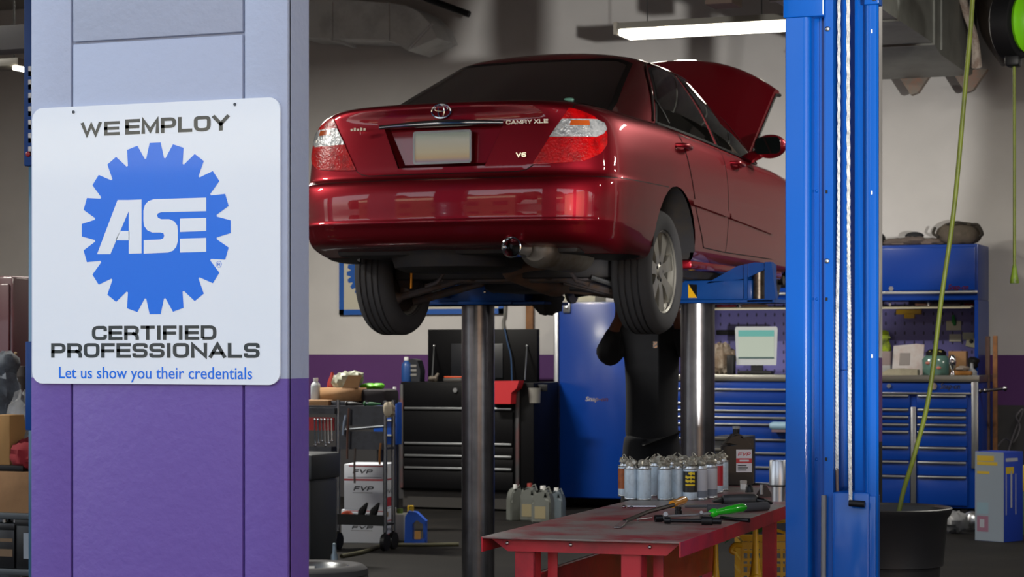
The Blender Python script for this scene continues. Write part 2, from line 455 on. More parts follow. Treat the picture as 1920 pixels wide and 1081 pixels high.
tx = MB(); box_text(tx, 'PROFESSIONALS', (97, 671), (486, 669.5), (486, 641.5)); tx.build('lower_lettering', M_ink, sign, world=True)
cr = MB()
(xa_, za), (xb_, zb) = sgn(111, 709), sgn(473, 709.5)
font_fit(cr, 'Let us show you their credentials', xa_, xb_, (za + zb) / 2, sgn(473, 687.5)[1] - zb, sf, bold=.008)
cr.build('credentials_lettering', M_gear, sign, world=True); cr = MB()
c0 = sgn(410.5, 495)
for k in range(24):
    a0, a1 = 2 * PI * k / 24, 2 * PI * (k + 1) / 24
    cr._f([cr.bm.verts.new((c0[0] + r * math.cos(a), YS - .0036, c0[1] + r * math.sin(a))) for r, a in ((.0075, a0), (.0085, a0), (.0085, a1), (.0075, a1))], False)
lettering(cr, 'R', c0[0] - .0035, c0[0] + .0035, c0[1] - .004, .008, sf, t=.16)
cr.build('registered_mark', M_gear, sign, world=True)
for p in ((138, 210), (440.5, 195.5)):
    x, z = sgn(*p)
    MB().cyl((x, YS + .001, z), (x, YS - .0045, z), .0042, n=12).build('screw', mat('screw_dark', '#4b5056', .4, .8), sign, world=True)

# ------------------------------------------------------------------ blue two-post lift column in front of the table
post = thing('lift_post', (0, 0, 0), 'tall bright blue lift post with two white ropes, beside the red workbench', 'lift post')
pD = 6.95
pO = atD(1474, 658, pD); pO.z = 0; post.location = pO
sc_ = (atD(1646, 658, pD) - pO).length
kx = .99 * 173 / 591 / 172
def pxu(p): return (p - 1474) * kx
ZT = 4.4
arc = lambda cx, cy, r, a0, a1, n=8: [(cx + r * math.cos(math.radians(a0 + (a1 - a0) * i / n)), cy + r * math.sin(math.radians(a0 + (a1 - a0) * i / n))) for i in range(n + 1)]
out = [(-.004, .16), (-.004, .006), (0, .002)] + arc(pxu(1507), .022, .022, -94, 0) + [(pxu(1520), .055), (pxu(1531), .055), (pxu(1532), .045), (pxu(1544), .045), (pxu(1544), .012), (pxu(1548), .008),
       (pxu(1562), .008), (pxu(1562), .15), (pxu(1597), .15), (pxu(1597), .05), (pxu(1618), .042)] + arc(pxu(1633), .024, .022, -160, -85) + [(pxu(1643), .004), (pxu(1646), .01), (pxu(1646), .02)]
back = [(pxu(1640), .03), (pxu(1624), .07), (pxu(1600), .2), (.02, .2)]
MB().prism(out + back, lambda u, v: (u, v, 0), lambda u, v: (u, v, ZT)).build('post_channel', M_blue, post, sharp=25)
ztop = atD(1500, 22, pD).z
MB().box(-.008, pxu(1546), -.008, .05, ztop - .02, ztop + .5, bev=.004).build('top_bracket', M_blue, post); MB().box(pxu(1622), pxu(1649), -.008, .05, atD(1500, 18, pD).z, ztop + .5, bev=.003).build('top_bracket', M_blue, post)
zc = atD(1600, 919, pD).z
MB().box(pxu(1562.5), pxu(1632), -.012, .14, .25, zc, bev=.008).box(pxu(1626), pxu(1643), -.004, .06, .25, zc - .01, bev=.003).build('carriage', M_blue, post)
def wire(name, ps, r):
    mb = MB(); pts = [Vector((pxu(p), v, z)) for p, v, z in ps]
    n = 90; c = [Vector(x) for x in catmull(pts, n)]
    # twisted strand rope: three strands wound round the line
    for s_ in range(3):
        mb.tube([p + Vector((math.cos(i * .9 + s_ * 2.09) * r * .5, math.sin(i * .9 + s_ * 2.09) * r * .5, 0)) for i, p in enumerate([Vector(x) for x in catmull(pts, 260)])], r * .62, n=5)
    return mb.build(name, M_rope, post)
M_rope = mat('white_rope', '#cfd0cc', .6, wear='#a3a49f', wear_scale=60)
def zz(y): return atD(1580, y, pD).z
wire('rope', [(1570, .03, ZT - .3), (1569.5, .03, zz(300)), (1566.5, .03, zz(600)), (1566, .03, zz(880))], .0052)
MB().cyl((pxu(1567), .03, zz(920)), (pxu(1566), .03, zz(876)), .005).build('rope_end', mat('rope_end', '#6b5a50', .6), post)
wire('rope', [(1587, .02, ZT - .3), (1589, .02, zz(300)), (1592, .01, zz(600)), (1597, -.02, zz(800)), (1600, -.03, zz(934))], .0058)
MB().cyl((pxu(1598), -.035, zz(938)), (pxu(1627), -.035, zz(939.5)), .0105, n=16).build('grip_handle', M_dark, post)
MB().tube([(pxu(1546.5), -.006, zz(926)), (pxu(1546), -.006, zz(1000)), (pxu(1545), -.006, zz(1200)), (pxu(1544), .0, .2)], .0085, n=10).build('hose', mat('grey_hose', '#6f7275', .4), post)
for p, y in ((1552, 58), (1551, 490), (1553, -5), (1641, 8)):
    MB().ball((pxu(p), .004 if y > 10 else -.01, zz(y)), .0085, n=12, squash=(1, .6, 1)).build('bolt', M_steel, post)
for p, y in ((1635, 67), (1635, 365), (1635.5, 667)): MB().box(pxu(p) - .003, pxu(p) + .003, .001, .006, zz(y) - .006, zz(y) + .006, bev=.001).build('slot_plate', M_white, post)
for p, y in ((1550, 361), (1635, 709), (1636, 856), (1549, 859), (1550, 561)): MB().box(pxu(p) - .0028, pxu(p) + .0028, .003, .0095, zz(y) - .005, zz(y) + .005).build('slot_hole', M_dark, post)
for p, y in ((1524, 357), (1524, 560), (1524, 861)): MB().ball((pxu(p), .055, zz(y)), .005, n=8).build('stud', M_blue, post)
MB().box(pxu(1570), pxu(1583), .12, .15, zz(696), zz(694)).build('catch', M_blue, post)

# ------------------------------------------------------------------ in-ground lift under the car
lift = thing('vehicle_lift', (-4.39, 12.2, 0), 'two-piston in-ground lift with blue arms carrying the raised red car', 'vehicle lift')
M_ram = mat('ram_steel', '#86868a', .27, 1, wear='#6a6a6e', wear_scale=3)
zb0 = 1.672
for px_ in (896.5, 1308):
    r_ = ray(px_, 658); X_ = r_.x / r_.y * 12.2
    MB().cyl((X_, 12.2, -.15), (X_, 12.2, zb0), .0985, n=48, cap=True).build('piston', M_ram, lift, world=True)
    MB().cyl((X_, 12.2, -.02), (X_, 12.2, .012), .17, n=40).build('floor_collar', M_dark, lift, world=True)
    sgn_ = 1 if px_ > 1000 else -1
    bo = MB()
    bo.box(X_ - .30, X_ + .50, 12.0, 12.4, zb0, zb0 + .018, bev=.004)
    bo.box(X_ - .28, X_ + .37, 12.02, 12.38, zb0 + .018, zb0 + .128, bev=.006)
    if sgn_ < 0: bo.box(X_ - .60, X_ + .3, 11.98, 12.42, zb0, zb0 + .02, bev=.004)
    bol = bo.build('bolster', M_blue2, lift, world=True)
    if sgn_ > 0:
        st = MB(); x0 = X_ + .0
        v = [(x0, 12.0185, zb0 + .03), (x0 + .052, 12.0185, zb0 + .03), (x0, 12.0185, zb0 + .108)]
        st._f([st.bm.verts.new(p) for p in v], False); st.m(1)
        st._f([st.bm.verts.new(p) for p in ((x0 + .052, 12.0185, zb0 + .03), (x0 + .052, 12.0185, zb0 + .105), (x0, 12.0185, zb0 + .108))], False)
        st.build('warning_sticker', [mat('warning_yellow', '#f2b90c', .4), M_black], bol, world=True)
    # swing arms fore and aft with rubber-topped pads, hinge bracket with pin
    for dy in (-1, 1):
        xe = X_ + sgn_ * .16; ye = 12.2 + dy * .85
        a = Vector((X_ + sgn_ * .2, 12.2 + dy * .12, 0)); b = Vector((xe, ye, 0)); d = (b - a).normalized(); n_ = Vector((-d.y, d.x, 0))
        if dy < 0: continue
        arm = MB()
        arm.prism([(0, .06), (0, -.06), ((b - a).length, -.04), ((b - a).length, .04)], lambda u, v: a + d * u + n_ * v + Vector((0, 0, zb0 + .03)), lambda u, v: a + d * u + n_ * v + Vector((0, 0, zb0 + .09)))
        ar = arm.build('swing_arm', M_blue2, lift, world=True)
        MB().cyl((xe, ye, zb0 + .02), (xe, ye, zb0 + .11), .05, n=20).build('lift_pad', M_dark, ar, world=True)
    bx = X_ + (.405 if sgn_ > 0 else -.13)
    br = MB()
    if sgn_ > 0: br.box(bx - .055, bx + .10, 12.0, 12.3, zb0, zb0 + .02)
    if sgn_ > 0:
        br.prism([(bx - .30, .13), (bx - .07, .155), (bx + .085, .225), (bx + .085, .24), (bx - .02, .245), (bx - .12, .225)], lambda u, v: (u, 12.02, zb0 + v - .02), lambda u, v: (u, 12.06, zb0 + v - .02))
        br.prism([(bx + .045, .02), (bx + .11, .02), (bx + .085, .225), (bx + .045, .225)], lambda u, v: (u, 12.0, zb0 + v), lambda u, v: (u, 12.05, zb0 + v))
        br.box(bx - .075, bx - .055, 12.0, 12.2, zb0 + .02, zb0 + .215)
        br.box(bx - .075, bx + .06, 12.14, 12.2, zb0 + .02, zb0 + .22)
    else:
        br.box(bx - .08, bx + .03, 11.93, 12.16, zb0 + .04, zb0 + .135, bev=.008)
    bk = br.build('hinge_bracket', M_blue2, lift, world=True)
    if sgn_ > 0:
        MB().cyl((bx - .005, 12.06, zb0 + .02), (bx - .005, 12.06, zb0 + .2), .033, n=20).build('hinge_pin', mat('worn_steel', '#6d6358', .4, .9, wear='#4a3f36', wear_scale=20), bk, world=True)
    else:
        MB().box(bx - .062, bx + .012, 11.924, 11.931, zb0 + .055, zb0 + .12).build('tube_opening', M_black, bk, world=True)
        for dx in (.24, .30, .36): MB().ball((X_ + dx - .12, 12.015, zb0 + .075), .012, n=8).build('bolt', M_chrome, bol, world=True)
# ------------------------------------------------------------------ the red car on the lift
CX, CY, CZ = -4.39, 10.0, 1.585
car = thing('car', (CX, CY, CZ), 'dark red four-door car with its bonnet open, raised high on the lift', 'car')
M_paint = mat('car_paint', '#960e22', .42, metal=.8, coat=1, coat_rough=.03)
M_seam = mat('seam_black', '#070707', .6)
M_glass = mat('tinted_glass', '#0a0d0c', .03, spec=.8, coat=1, coat_rough=.01)
M_under = mat('underbody', '#2d2c30', .6, wear='#38332f', wear_scale=9)
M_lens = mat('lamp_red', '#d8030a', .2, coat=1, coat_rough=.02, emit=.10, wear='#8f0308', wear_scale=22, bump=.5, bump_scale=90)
M_clear = mat('lamp_clear', '#e4e7ea', .22, metal=.3, coat=1, coat_rough=.02, wear='#8f979e', wear_scale=28, bump=1, bump_scale=70)
M_amber = mat('lamp_amber', '#e2682a', .15, coat=1)
BASE = [(0, 0), (.25, .006), (.5, .028), (.68, .062), (.80, .105), (.885, .165), (.935, .25), (.965, .38), (.985, .60), (.995, .9), (1, 1.4), (1, 2.4), (.998, 3.1), (.99, 3.7), (.97, 4.1), (.925, 4.38), (.82, 4.56), (.6, 4.69), (.3, 4.775), (0, 4.8)]
NP = 72
OUT = [tuple(p) for p in catmull(BASE, NP)]
RJ = [(.335, .70, .30, .4), (.338, .80, .14, .2), (.348, .85, .07, .1), (.375, .875, .035, .05), (.43, .889, .012, .02), (.455, .893, .0, 0), (.475, .895, .004, 0), (.56, .9, .0, 0), (.62, .9, .004, .02), (.655, .9, .018, .03),
      (.672, .9, .05, .06), (.69, .899, .072, .08), (.74, .896, .078, .1), (.82, .889, .086, .14), (.90, .875, .094, .2), (.95, .86, .098, .26), (.985, .838, .096, .33), (1.01, .80, .088, .42), (1.03, .74, .082, .55),
      (1.045, .66, .098, .7), (1.055, .52, .17, .9), (1.061, .36, .3, 1.1), (1.064, .18, .45, 1.3), (1.064, .0, .6, 1.5)]
def kz(y): return float(np.interp(y, [0, 1.1, 2.0, 2.8, 3.3, 3.8, 4.4, 4.8], [1, 1, .9, .8, .77, .66, .42, .25]))
def body_shell():
    rows = catmull(RJ, 88); bm = bmesh.new(); R = []
    for z, W, orr, of in rows:
        half = []
        for w, y in OUT:
            w = max(w, 0)
            yy = y + orr * max(0, 1 - y / 1.7) ** 1.6 - of * max(0, 1 - (4.8 - y) / 1.9) ** 1.5
            zz_ = z if z <= .7 else .7 + (z - .7) * kz(yy)
            if z < .5:      # the bumper's lower edge dips towards the wheels
                t_ = max(0, min(1, (yy - .12) / .5)); zz_ -= .055 * t_ * t_ * (3 - 2 * t_) * (.5 - z) / .165
            half.append((max(W, 0) * w, yy, zz_))
        R.append(half)
    grid = []
    for half in R:
        right = [bm.verts.new(p) for p in half]
        left = [bm.verts.new((-p[0], p[1], p[2])) for p in half[1:-1]]
        grid.append(right + left[::-1])
    n = len(grid[0])
    for A, B in zip(grid, grid[1:]):
        for k in range(n):
            q = (k + 1) % n
            try: bm.faces.new((A[k], A[q], B[q], B[k]))
            except ValueError: pass
    bmesh.ops.remove_doubles(bm, verts=bm.verts, dist=1e-5)
    bmesh.ops.recalc_face_normals(bm, faces=bm.faces)
    return bm
GB = [(0, 0), (.4, .008), (.68, .026), (.83, .055), (.92, .10), (.965, .17), (.99, .28), (1, .42), (1, .6), (.99, .74), (.96, .86), (.87, .93), (.68, .97), (.4, .99), (0, 1)]
GOUT = [tuple(p) for p in catmull(GB, 64)]
def green_shell():
    bm = bmesh.new(); grid = []
    prof = []
    for i in range(19):
        s = i / 18 * 1.08 - .08
        prof.append((s, .835 + (.585 - .835) * s + .022 * math.sin(PI * max(0, min(1, s))), None))
    roof = [(1.0, .555, 1.425), (1.0, .50, 1.447), (1.0, .40, 1.468), (1, .25, 1.482), (1, .1, 1.489), (1, .0, 1.49)]
    allr = []
    for s, W, zr in prof + roof:
        y0 = .50 + (1.40 - .50) * s; y1 = 3.48 + (2.52 - 3.48) * s
        if zr is not None:
            f = (.585 - W) / .585; y0 = 1.40 + f * .5; y1 = 2.52 - f * .4
        half = []
        for w, v in GOUT:
            w = max(0, min(w, 1.01)); y = y0 + (y1 - y0) * v
            edge = .995 + .06 * (1 - w)
            zb = .7 + (edge - .7) * kz(y)
            zt = 1.405 - .012 * w ** 2 + .028 * (1 - w ** 2) - .02 * (abs(v - .45) * 2) ** 2
            z = zb + (zt - zb) * s
            if zr is not None: z = zr + (zt - 1.42 + .012) * (W / .585) * .7
            half.append((W * w, y, z))
        allr.append(half)
    for half in allr:
        right = [bm.verts.new(p) for p in half]; left = [bm.verts.new((-p[0], p[1], p[2])) for p in half[1:-1]]
        grid.append(right + left[::-1])
    n = len(grid[0])
    for A, B in zip(grid, grid[1:]):
        for k in range(n):
            q = (k + 1) % n
            try: bm.faces.new((A[k], A[q], B[q], B[k]))
            except ValueError: pass
    bmesh.ops.remove_doubles(bm, verts=bm.verts, dist=1e-5)
    bmesh.ops.recalc_face_normals(bm, faces=bm.faces)
    return bm
SHELL = {}
def shell(kind, off=0):
    if kind not in SHELL:
        b = body_shell() if kind == 'body' else green_shell()
        me = bpy.data.meshes.new('shell'); b.to_mesh(me); b.free(); SHELL[kind] = me
    bm = bmesh.new(); bm.from_mesh(SHELL[kind]); bm.normal_update()
    for f in bm.faces: f.smooth = True
    if off:
        mv = [(v, v.normal.copy()) for v in bm.verts]
        for v, n_ in mv: v.co += n_ * off
    return bm
def planes(poly, axis):
    """half-space planes of a convex polygon given in (x,z) for axis y or (y,z) for axis x"""
    c = Vector((sum(p[0] for p in poly) / len(poly), sum(p[1] for p in poly) / len(poly))); out = []
    for i, a in enumerate(poly):
        b = poly[(i + 1) % len(poly)]; d = Vector((b[0] - a[0], b[1] - a[1])); n_ = Vector((d.y, -d.x))
        if d.length < 1e-6: continue
        if n_.dot(c - Vector(a[:2])) > 0: n_ = -n_
        n_.normalize()
        if axis == 'y': out.append((Vector((a[0], 0, a[1])), Vector((n_.x, 0, n_.y))))
        else: out.append((Vector((0, a[0], a[1])), Vector((0, n_.x, n_.y))))
    return out
def cut(bm, co, no, outer=True):
    bmesh.ops.bisect_plane(bm, geom=bm.verts[:] + bm.edges[:] + bm.faces[:], plane_co=co, plane_no=no, clear_outer=outer, clear_inner=not outer)
def inter(bm, pl):
    for co, no in pl: cut(bm, co, no, True)
    return bm
def minus(bm, pl):
    cur = bm; pieces = []
    for co, no in pl:
        p = cur.copy(); cut(p, co, no, False); pieces.append(p); cut(cur, co, no, True)
    cur.free(); res = bmesh.new()
    for p in pieces:
        me = bpy.data.meshes.new('t'); p.to_mesh(me); res.from_mesh(me); p.free(); bpy.data.meshes.remove(me)
    bmesh.ops.remove_doubles(res, verts=res.verts, dist=2e-5)
    return res
def grow(poly, d):
    cx = sum(p[0] for p in poly) / len(poly); cy = sum(p[1] for p in poly) / len(poly); out = []
    n = len(poly); s = sum(poly[i][0] * poly[(i + 1) % n][1] - poly[(i + 1) % n][0] * poly[i][1] for i in range(n))
    sg = 1 if s > 0 else -1
    for i in range(n):
        a, b, c = Vector(poly[i - 1]), Vector(poly[i]), Vector(poly[(i + 1) % n])
        d0 = (b - a).normalized(); d1 = (c - b).normalized()
        n0 = Vector((d0.y, -d0.x)) * sg; n1 = Vector((d1.y, -d1.x)) * sg
        m_ = (n0 + n1).normalized(); out.append(tuple(b + m_ * (d / max(.4, m_.dot(n0)))))
    return out
XP = (Vector((.02, 0, 0)), Vector((-1, 0, 0))); XN = (Vector((-.02, 0, 0)), Vector((1, 0, 0)))
def ymax(y): return (Vector((0, y, 0)), Vector((0, 1, 0)))
def ymin(y): return (Vector((0, y, 0)), Vector((0, -1, 0)))
def put(bm, mats, name, parent, fixn=False):
    mb = MB(); mb.bm.free(); mb.bm = bm
    return mb.build(name, mats, parent, fixn=fixn)
def join(*bms):
    res = bmesh.new()
    for i, (b, mi) in enumerate(bms):
        for f in b.faces: f.material_index = mi
        me = bpy.data.meshes.new('t'); b.to_mesh(me); res.from_mesh(me); b.free(); bpy.data.meshes.remove(me)
    return res
def panel(name, kind, poly, axis, extra, parent, m=None, off=.003, seam=.004, polys=None, sub=None):
    """a body panel lying on the shell, with a dark seam round it"""
    ps = polys or [poly]; A = []; B = []
    for p in ps:
        a = inter(shell(kind, off), extra + planes(p, axis)); b = inter(shell(kind, off * .4), extra + planes(grow(p, seam), axis))
        if sub: a = minus(a, sub); b = minus(b, sub)
        A.append((a, 0)); B.append((b, 1))
    bm = join(*(A + B)); bmesh.ops.remove_doubles(bm, verts=bm.verts, dist=1e-5)
    return put(bm, [m or M_paint, M_seam], name, parent)
def circ(cy, cz, r, n=28): return [(cy + r * math.cos(2 * PI * k / n), cz + r * math.sin(2 * PI * k / n)) for k in range(n)]
ARR = (1.12, .315, .365); ARF = (3.84, .315, .365)
recess = [(-.325, .938), (.325, .938), (.235, .728), (-.235, .728)]
recess_pl = planes(recess, 'y') + [ymax(.6)]
bd = shell('body')
for c_ in (ARR, ARF):
    for sd in (XP, XN):
        pl = planes(circ(*c_), 'x')
        pl.append((Vector((.5, 0, 0)) if sd is XP else Vector((-.5, 0, 0)), sd[1]))
        bd = minus(bd, pl)
bd = minus(bd, recess_pl)
body = put(bd, [M_paint], 'body', car)
put(shell('green'), [M_paint], 'cabin', car)
# wheel housings
for c_, nm in ((ARR, 'wheel_housing'), (ARF, 'wheel_housing')):
    for s_ in (-1, 1):
        wh = MB(); n = 28
        A = [wh.bm.verts.new((s_ * .885, c_[0] + c_[2] * 1.0 * math.cos(t), c_[1] + c_[2] * 1.0 * math.sin(t))) for t in [.03 * PI + PI * k / n * .94 for k in range(n + 1)]]
        B = [wh.bm.verts.new((s_ * .50, c_[0] + c_[2] * 1.02 * math.cos(t), c_[1] + c_[2] * 1.02 * math.sin(t))) for t in [.03 * PI + PI * k / n * .94 for k in range(n + 1)]]
        for k in range(n): wh._f([A[k], A[k + 1], B[k + 1], B[k]])
        wh._f(B)
        wh.build(nm, M_under, car)
# boot lid
TR = [(-.66, 1.075), (-.655, 1.0), (-.52, .79), (-.475, .725), (-.445, .706), (-.40, .698), (.40, .698), (.445, .706), (.475, .725), (.52, .79), (.655, 1.0), (.66, 1.075)]
lid = panel('boot_lid', 'body', TR, 'y', [ymax(.62)], car, off=.004, sub=recess_pl)
# plate recess: a shallow pan set into the lid
rp = MB()
yo = lambda x, z: .083 + .05 * (abs(x) / .9) ** 2 + (.014 if z < .8 else .02 * (z - .8) / .14)
fr = [(x, yo(x, z) - .001, z) for x, z in recess]; inn = [(x * .93, yo(x, z) + .032, z * 1 + (-.012 if z > .8 else .02)) for x, z in recess]
fv = [rp.bm.verts.new(p) for p in fr]; iv = [rp.bm.verts.new(p) for p in inn]
for i in range(4): rp._f([fv[i], fv[(i + 1) % 4], iv[(i + 1) % 4], iv[i]], False)
rp._f(iv, False)
rp.build('plate_recess', M_paint, lid)
cb = MB(); nn = 24
for i in range(nn + 1): pass
cb.tube([(x, .072 + .05 * (abs(x) / .9) ** 2, .945 - .008 * (x / .33) ** 2) for x in [-.335 + .67 * i / nn for i in range(nn + 1)]], [.008 + .012 * math.sin(PI * max(.1, min(.9, i / nn))) for i in range(nn + 1)], n=10)
cb.build('chrome_strip', M_chrome, lid)
pl_ = MB().prism(rrect(-.152, .152, .752, .905, .012), lambda x, z: (x, .092, z), lambda x, z: (x, .096, z))
M_plate = mat('plate_paint', '#c9c0a0', .5)
nt = M_plate.node_tree; tcn = nt.nodes.new('ShaderNodeTexCoord'); sp = nt.nodes.new('ShaderNodeSeparateXYZ'); mr = nt.nodes.new('ShaderNodeMapRange')
mr.inputs['From Min'].default_value = .752; mr.inputs['From Max'].default_value = .905
rpn = nt.nodes.new('ShaderNodeValToRGB'); e_ = rpn.color_ramp.elements
e_[0].color = (*srgb('#b9a4d0'), 1); e_[1].color = (*srgb('#d6efe4'), 1)
for p_, c_ in ((.16, '#fbe3b8'), (.34, '#fff6d6'), (.7, '#f6f9ea')):
    e2 = e_.new(p_); e2.color = (*srgb(c_), 1)
nt.links.new(tcn.outputs['Object'], sp.inputs[0]); nt.links.new(sp.outputs['Z'], mr.inputs['Value']); nt.links.new(mr.outputs[0], rpn.inputs['Fac']); nt.links.new(rpn.outputs['Color'], nt.nodes['Principled BSDF'].inputs['Base Color'])
plate = pl_.build('licence_plate', M_plate, car)
pf = MB()
o1 = rrect(-.158, .158, .746, .911, .015); o2 = rrect(-.148, .148, .756, .901, .010)
for i in range(len(o1)):
    j = (i + 1) % len(o1)
    pf._f([pf.bm.verts.new((p[0], .0905, p[1])) for p in (o1[i], o1[j], o2[j], o2[i])], False)
    pf._f([pf.bm.verts.new(q_) for q_ in ((o1[i][0], .0905, o1[i][1]), (o1[j][0], .0905, o1[j][1]), (o1[j][0], .1, o1[j][1]), (o1[i][0], .1, o1[i][1]))], False)
pf.build('plate_frame', M_alu, plate)
# round maker's emblem of three ovals
em = MB()
def oval(mb, cx, cz, a, b, r, y):
    mb.tube([(cx + a * math.cos(2 * PI * k / 28), y, cz + b * math.sin(2 * PI * k / 28)) for k in range(29)], r, n=6, cap=False)
oval(em, 0, 1.006, .052, .034, .0055, .083); oval(em, 0, 1.006, .017, .031, .004, .082); oval(em, 0, 1.018, .036, .013, .004, .082)
em.build('emblem', M_chrome, lid)
def badge(text, x0, x1, z, h, yv, slant=0):
    b = MB(); lettering(b, text, x0, x1, z, h, lambda x, zz_: (x, yv + .05 * (abs(x) / .9) ** 2 - .004, zz_), t=.2, slant=slant)
    return b.build('badge', M_chrome, lid)
badge('CAMRY XLE', .345, .56, .928, .02, .083)
badge('V6', .40, .45, .765, .022, .076)
bt_ = MB()
for k in range(5): bt_.box(-.50 + .018 * k, -.488 + .018 * k, .083, .089, .925, .937 + .003 * (k % 2))
bt_.build('badge', M_chrome, lid)
# tail lamps: red housing, clear band, amber patch, cut from the body's own surface
LMP = [(.668, 1.05), (.70, 1.045), (.90, 1.0), (.91, .74), (.70, .730), (.478, .730)]
LMS = [(-1, .70), (.10, .728), (.17, .745), (.225, .785), (.258, .83), (.27, .875), (.262, .92), (.235, .965), (.19, 1.0), (.13, 1.03), (-1, 1.12)]
for s_ in (1, -1):
    P_ = [(s_ * x, z) for x, z in LMP]
    tl = panel('tail_lamp', 'body', P_, 'y', planes(LMS, 'x'), car, m=M_lens, off=.008, seam=.004)
    cl = [(s_ * x, z) for x, z in ((.612, .952), (.765, .952), (.795, .935), (.805, .905), (.795, .88), (.77, .864), (.556, .864))]
    put(inter(shell('body', .0095), planes(cl, 'y') + [ymax(.3)]), [M_clear], 'clear_lens', tl)
    am = [(s_ * x, z) for x, z in ((.655, .946), (.735, .946), (.74, .92), (.65, .92))]
    put(inter(shell('body', .0105), planes(am, 'y') + [ymax(.3)]), [M_amber], 'amber_lens', tl)
# bumper: own skin below the boot line
BU = [(-.95, .664), (.95, .664), (.95, .25), (-.95, .25)]
bump_e = [ymax(.98)]
bmp = inter(shell('body', .003), planes(BU, 'y') + bump_e)
for s_ in (1, -1):
    bmp = minus(bmp, planes(circ(*ARR), 'x') + [(Vector((.5 * s_, 0, 0)), Vector((-s_, 0, 0)))])
sm = inter(shell('body', .0015), planes([(-.95, .669), (.95, .669), (.95, .66), (-.95, .66)], 'y') + [ymax(.98)])
va = inter(shell('body', .0045), planes([(-.95, .30), (.95, .30), (.95, .2), (-.95, .2)], 'y') + [ymax(.66)])
bb = join((bmp, 0), (sm, 1), (va, 2))
put(bb, [M_paint, M_seam, mat('valance_black', '#0f0d0f', .5)], 'rear_bumper', car)
# doors and glass
RD = [[(1.10, .955), (1.34, .66), (2.06, .60), (2.075, .965)], [(1.34, .67), (1.46, .50), (1.50, .385), (2.05, .375), (2.06, .61)]]
RDc = [(1.08, .965), (1.30, .735), (1.50, .46), (1.53, .385), (2.055, .375), (2.075, .955)]
FDc = [(2.085, .95), (2.065, .375), (3.08, .375), (3.14, .50), (3.16, .91)]
for s_ in (1, -1):
    sd = [XP if s_ > 0 else XN]
    rd = panel('rear_door', 'body', RDc, 'x', sd, car, off=.003, seam=.005)
    fd = panel('front_door', 'body', FDc, 'x', sd, car, off=.003, seam=.005)
    W1 = [(1.075, 1.018), (2.03, .982), (2.02, 1.372), (1.72, 1.378), (1.60, 1.36)]
    W2 = [(2.11, .978), (2.98, .952), (2.46, 1.335), (2.30, 1.362), (2.11, 1.372)]
    for d_, W_, nm in ((rd, W1, 'rear_side_window'), (fd, W2, 'front_side_window')):
        a = inter(shell('green', .004), sd + planes(W_, 'x')); b = inter(shell('green', .002), sd + planes(grow(W_, .016), 'x'))
        put(join((a, 0), (b, 1)), [M_glass, M_black], nm, d_)
    put(inter(shell('green', .006), sd + planes([(1.25, 1.03), (1.275, 1.03), (1.275, 1.19), (1.25, 1.17)], 'x')), [M_black], 'window_divider', rd)
    put(inter(shell('green', .007), sd + planes([(1.055, 1.0), (3.0, .937), (3.0, .95), (1.055, 1.016)], 'x')), [M_black], 'belt_strip', fd)
    # bright drip rail over the doors
    dr = [(1.02, 1.02), (1.55, 1.37), (1.75, 1.393), (2.3, 1.383), (2.5, 1.345), (3.06, .955)]
    tb = MB(); sh = shell('green', .006); bm_t = [(v.co.y, v.co.z, v.co.x) for v in sh.verts if v.co.x > .3]
    sh.free(); arr = np.array(bm_t); pts = []
    for y, z in [tuple(p) for p in catmull(dr, 40)]:
        i_ = np.argsort((arr[:, 0] - y) ** 2 + (arr[:, 1] - z) ** 2)[:4]; w_ = 1 / ((arr[i_, 0] - y) ** 2 + (arr[i_, 1] - z) ** 2 + 1e-5)
        pts.append((s_ * float((arr[i_, 2] * w_).sum() / w_.sum()), y, z))
    tb.tube(pts, .0055, n=6).build('drip_rail', mat('rail_paint', '#4a0d14', .15, metal=.6, coat=1), car)
    # rub strip
    rs1 = [(1.36, .63), (1.36, .600), (2.05, .568), (2.055, .602)]; rs2 = [(2.085, .60), (2.085, .566), (3.05, .518), (3.06, .552)]
    put(inter(shell('body', .016), sd + planes(rs1, 'x')), [M_paint], 'rub_strip', rd)
    put(inter(shell('body', .016), sd + planes(rs2, 'x')), [M_paint], 'rub_strip', fd)
    for d_, y, z in ((rd, 1.27, .90), (fd, 2.30, .888)):
        h = MB(); xx = s_ * .885
        h.tube([(xx - s_ * .02, y - .09, z + .004), (xx + s_ * .022, y - .06, z + .003), (xx + s_ * .03, y, z), (xx + s_ * .022, y + .06, z - .003), (xx - s_ * .02, y + .09, z - .006)], [.010, .014, .015, .014, .010], n=10, rn=16)
        h.build('door_handle', M_paint, d_)
    mi = MB()
    mc = Vector((s_ * .955, 2.78, 1.03))
    mi.ball(mc, .1, n=20, squash=(1.0, .62, .72)).cyl((s_ * .80, 2.86, .97), mc + Vector((-s_ * .05, .02, -.03)), .035, .03)
    mr_ = mi.build('door_mirror', M_paint, fd)
    MB().prism(rrect(-.078, .078, -.05, .05, .03), lambda u, v: mc + Vector((u, -.064, v)), lambda u, v: mc + Vector((u * .97, -.03, v * .97))).build('mirror_glass', M_glass, mr_)
# rear and front glass
RWp = [(-.66, 1.0), (.66, 1.0), (.635, 1.10), (.515, 1.372), (.45, 1.398), (-.45, 1.398), (-.515, 1.372), (-.635, 1.10)]
a = inter(shell('green', .004), [ymax(1.9)] + planes(RWp, 'y')); b = inter(shell('green', .002), [ymax(1.9)] + planes(grow(RWp, .02), 'y'))
rw = put(join((a, 0), (b, 1)), [M_glass, M_black], 'rear_window', car)
a = inter(shell('green', .004), [ymin(2.2)] + planes(RWp, 'y')); put(a, [M_glass], 'windscreen', car)
# high-level brake lamp and round sticker inside the rear window
MB().ball((.43, .745, 1.115), .03, n=16, squash=(1, .3, .35)).build('sticker', mat('sticker_green', '#5f8f80', .3), rw)
